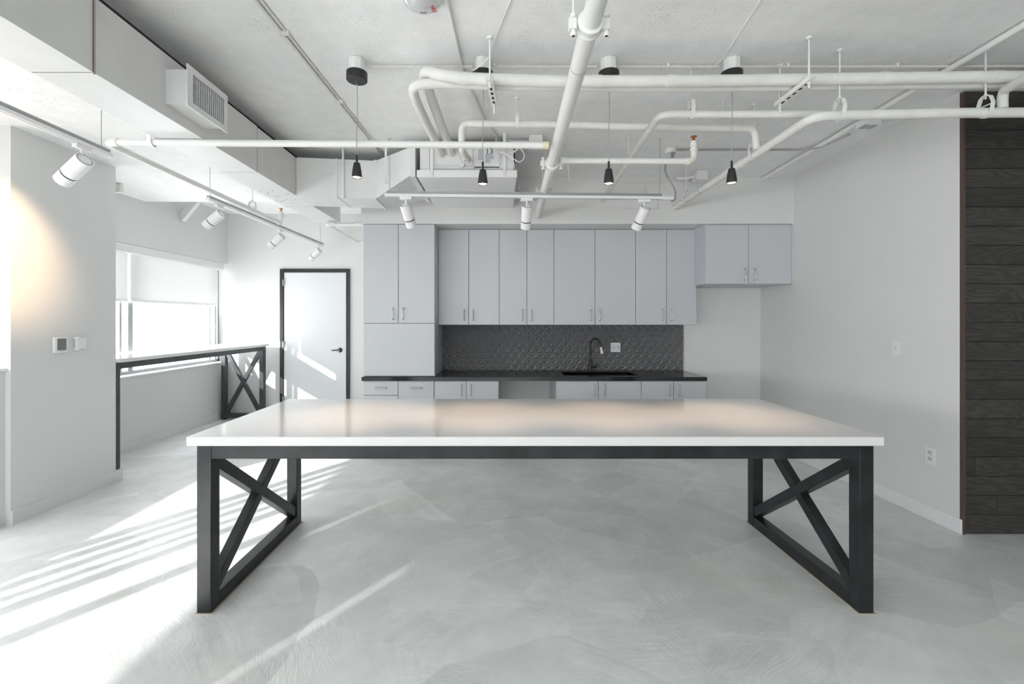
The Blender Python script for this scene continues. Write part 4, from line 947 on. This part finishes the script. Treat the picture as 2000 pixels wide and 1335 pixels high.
XT = -2.80
def atx(x, y): return at(x, y, XT*F/(x-CX))
l0, l1 = atx(407, 386.5), atx(630, 478); 
t2 = track('far left track of the line running toward the door', l0, l1)
rod(t2, atx(410,384), 3.02); MB().cyl(atx(627,476), Vector((XT-.03, atx(627,476).y, 3.268)), .0028, seg=8).build('hanger_rod', STEELC, t2)
n1_ = atx(211, 299); n0 = Vector((n1_.x-.0, .6, n1_.z+.02))
t3 = track('near left track entering from the upper left corner', n0, n1_)
rod(t3, atx(198,294), 3.02); rod(t3, Vector((XT, 1.2, n1_.z)), 3.02)
def spot(label, p, axis, group='white cylinder spotlights', L_=.215, r=.048, gap_=.075, m_=None, stem=True):
    """p = underside of the track; body hangs below, pointing along axis"""
    p = Vector(p); ax = Vector(axis).normalized(); th = thing('track_spotlight', label, 'spotlight', p, group)
    dirn = Vector((0,1,0)) if abs(p.x-XT) < .2 else Vector((1,0,0))
    sd = Vector((0,0,1)).cross(dirn)
    MB().bar(p-dirn*.055-Vector((0,0,.014)), p+dirn*.055-Vector((0,0,.014)), .028, .034, sd).build('adapter', WHITE, th, bevel=.004)
    back = p - Vector((0,0,gap_)) 
    MB().cyl(p-Vector((0,0,.026)), back, .0085, seg=12).build('stem', WHITE, th)
    # body starts a little behind the stem joint
    b0 = back - ax*.035 + Vector((0,0,-.028)) ; prof = [(0,.004),(r*.62,.004),(r*.62,0),(r*.66,0),(r*.66,.006),(r*.9,.006),(r*.9,0),(r,0),(r,L_*.66)]
    MB().lathe(b0, ax, prof, 32).build('body', WHITE, th)
    MB().cyl(b0+ax*L_*.66, b0+ax*(L_*.66+.010), r*.93, seg=32).build('ring', BLK, th)
    MB().lathe(b0+ax*(L_*.66+.010), ax, [(0,0),(r,0),(r,L_*.34-.010),(r*.88,L_*.34-.010),(r*.7,L_*.34-.03),(0,L_*.34-.03)], 32).build('front_barrel', WHITE, th)
    mb = MB(); k = b0
    u_ = ax.orthogonal().normalized(); v_ = ax.cross(u_)
    for i in range(16):
        t_ = 2*math.pi*i/16; q_ = b0 + (u_*math.cos(t_)+v_*math.sin(t_))*r*.8; mb.cyl(q_-ax*.0005, q_+ax*.007, .0028, seg=6)
    mb.build('vent_holes', STEELC, th)
    return b0, ax
T0 = at(793,383,YT); T1 = at(1029,386,YT); T2 = at(1258,388,YT)
zt0 = -.025
spot('spotlight on the long track nearest its left end', (T0.x, YT, ta.z-.025), (.17,.62,-.80))
spot('spotlight on the long track at its middle, upright', (T1.x, YT, (ta.z+tb_.z)/2-.025), (-.03,.62,-.80))
spot('spotlight on the long track near its right end, tilted left', (T2.x, YT, tb_.z-.025), (-.24,.62,-.80))
def onl(x, a_, b_):
    D = XT*F/(x-CX); return lerp(a_, b_, (D-a_.y)/(b_.y-a_.y)) - Vector((0,0,.025))
spot('large-looking spotlight on the near left track beside the pier', onl(160,n0,n1_), (-.84,.22,-.52), L_=.245, r=.054, gap_=.085)
spot('spotlight on the far left track nearest the window', onl(428,l0,l1), (-.80,.15,-.55))
spot('middle spotlight on the far left track', onl(547,l0,l1), (-.78,.15,-.58))
spot('last spotlight on the far left track above the door', onl(621,l0,l1), (-.74,.20,-.60))
b0, ax_ = spot('spotlight on the near left track just outside the picture', Vector((XT, 2.35, n1_.z)), (-.9,.65,-.42))
l = bpy.data.lights.new('spotlight_beam', 'SPOT'); l.energy = 85; l.color = (1,.70,.42); l.spot_size = math.radians(57); l.spot_blend = .5; l.shadow_soft_size = .03
lo = bpy.data.objects.new('spotlight_beam', l); C.objects.link(lo); lo.location = b0 + ax_*.23; lo.rotation_euler = Vector((-.9,.65,-.42)).to_track_quat('-Z','Y').to_euler()

# ------------------------------------------------------------------ other ceiling items
# fire alarm speaker strobe at the top edge
fa = cpt(823, -14, 0); zz = zc(fa.y)
fl_ = thing('fire_alarm', 'round white ceiling fire alarm with red lettering at the top edge', 'fire alarm', (fa.x, fa.y, zz))
mb = MB(); mb.lathe((fa.x,fa.y,zz), (0,0,-1), [(0,0),(.115,0),(.115,.012),(.105,.024),(0,.026)], 40); mb.build('base', WHITE, fl_)
mb = MB(); mb.lathe((fa.x,fa.y,zz-.024), (0,0,-1), [(.102,0),(.100,.014),(.088,.030),(.064,.042),(.03,.048),(0,.049)], 36); mb.build('dome', FOAM, fl_)
for nm_, dx_, dy_ in (('lettering', .048, .040),): text('FIRE', (fa.x+dx_, fa.y+dy_-.012, zz-.068), .030, RED, fl_, (math.radians(180),0,math.radians(70)))
mb = MB(); mb.box(fa.x-.02, fa.x+.02, fa.y+.02, fa.y+.06, zz-.070, zz-.060); mb.build('flash_tube', STEELC, fl_, bevel=.006)

# exit / emergency lamp peeping past the pier
q_ = Vector((-4.0, 4.75, 3.02))
el = thing('wall_speaker', 'small white fitting with a yellow ring peeping out beside the pier', 'fitting', at(233,366,4.9))
c_ = at(233, 366, 4.9); box(c_.x-.06, c_.x+.03, 4.88, 4.92, c_.z-.055, 3.02).build('case', WHITE, el, bevel=.004)
MB().lathe((c_.x-.012,4.88,c_.z+.01), (0,-1,0), [(.030,0),(.036,.006),(.030,.012),(.024,.006)], 24).build('ring', YELLOW, el)
# L-shaped white box-out on the window header
lb = thing('ceiling_bracket', 'white boxed brace in the corner above the roller shades', 'bracket', at(375,410,6.2))
q0, q1 = at(366, 428, 6.36), at(402, 402, 6.05)
MB().bar((XW+.0, 6.30, at(0,427,6.30).z), (XW+.36, 6.12, 3.20), .09, .07, (0,1,0)).build('brace_arm', WALL, lb)
box(XW+.30, XW+.72, 6.05, 6.15, 3.15, 3.268).build('brace_beam', WALL, lb)
# distant buildings seen through the window
def building(label, x0, x1, y0, y1, ztop, floors):
    r = thing('distant_building', label, 'building', ((x0+x1)/2, y0, -14), 'pale buildings far outside')
    box(x0, x1, y0, y1, -14, ztop).build('walls', mat('pale_facade', (.62,.66,.70), .7), r)
    for f_ in range(floors):
        zz_ = ztop-1.2-f_*3
        for i in range(3):
            a_ = x0+(x1-x0)*(i+.2)/3; box(a_, a_+(x1-x0)*.18, y0-.05, y0+.01, zz_-1.4, zz_).build('window', CABIN, r)
building('taller pale building seen small through the window', *[X(285,60), X(303,60), 60, 66, Z(658,60), 3])
building('lower pale building seen small through the window, right of the taller', *[X(304,75), X(336,75), 75, 82, Z(663,75), 3])
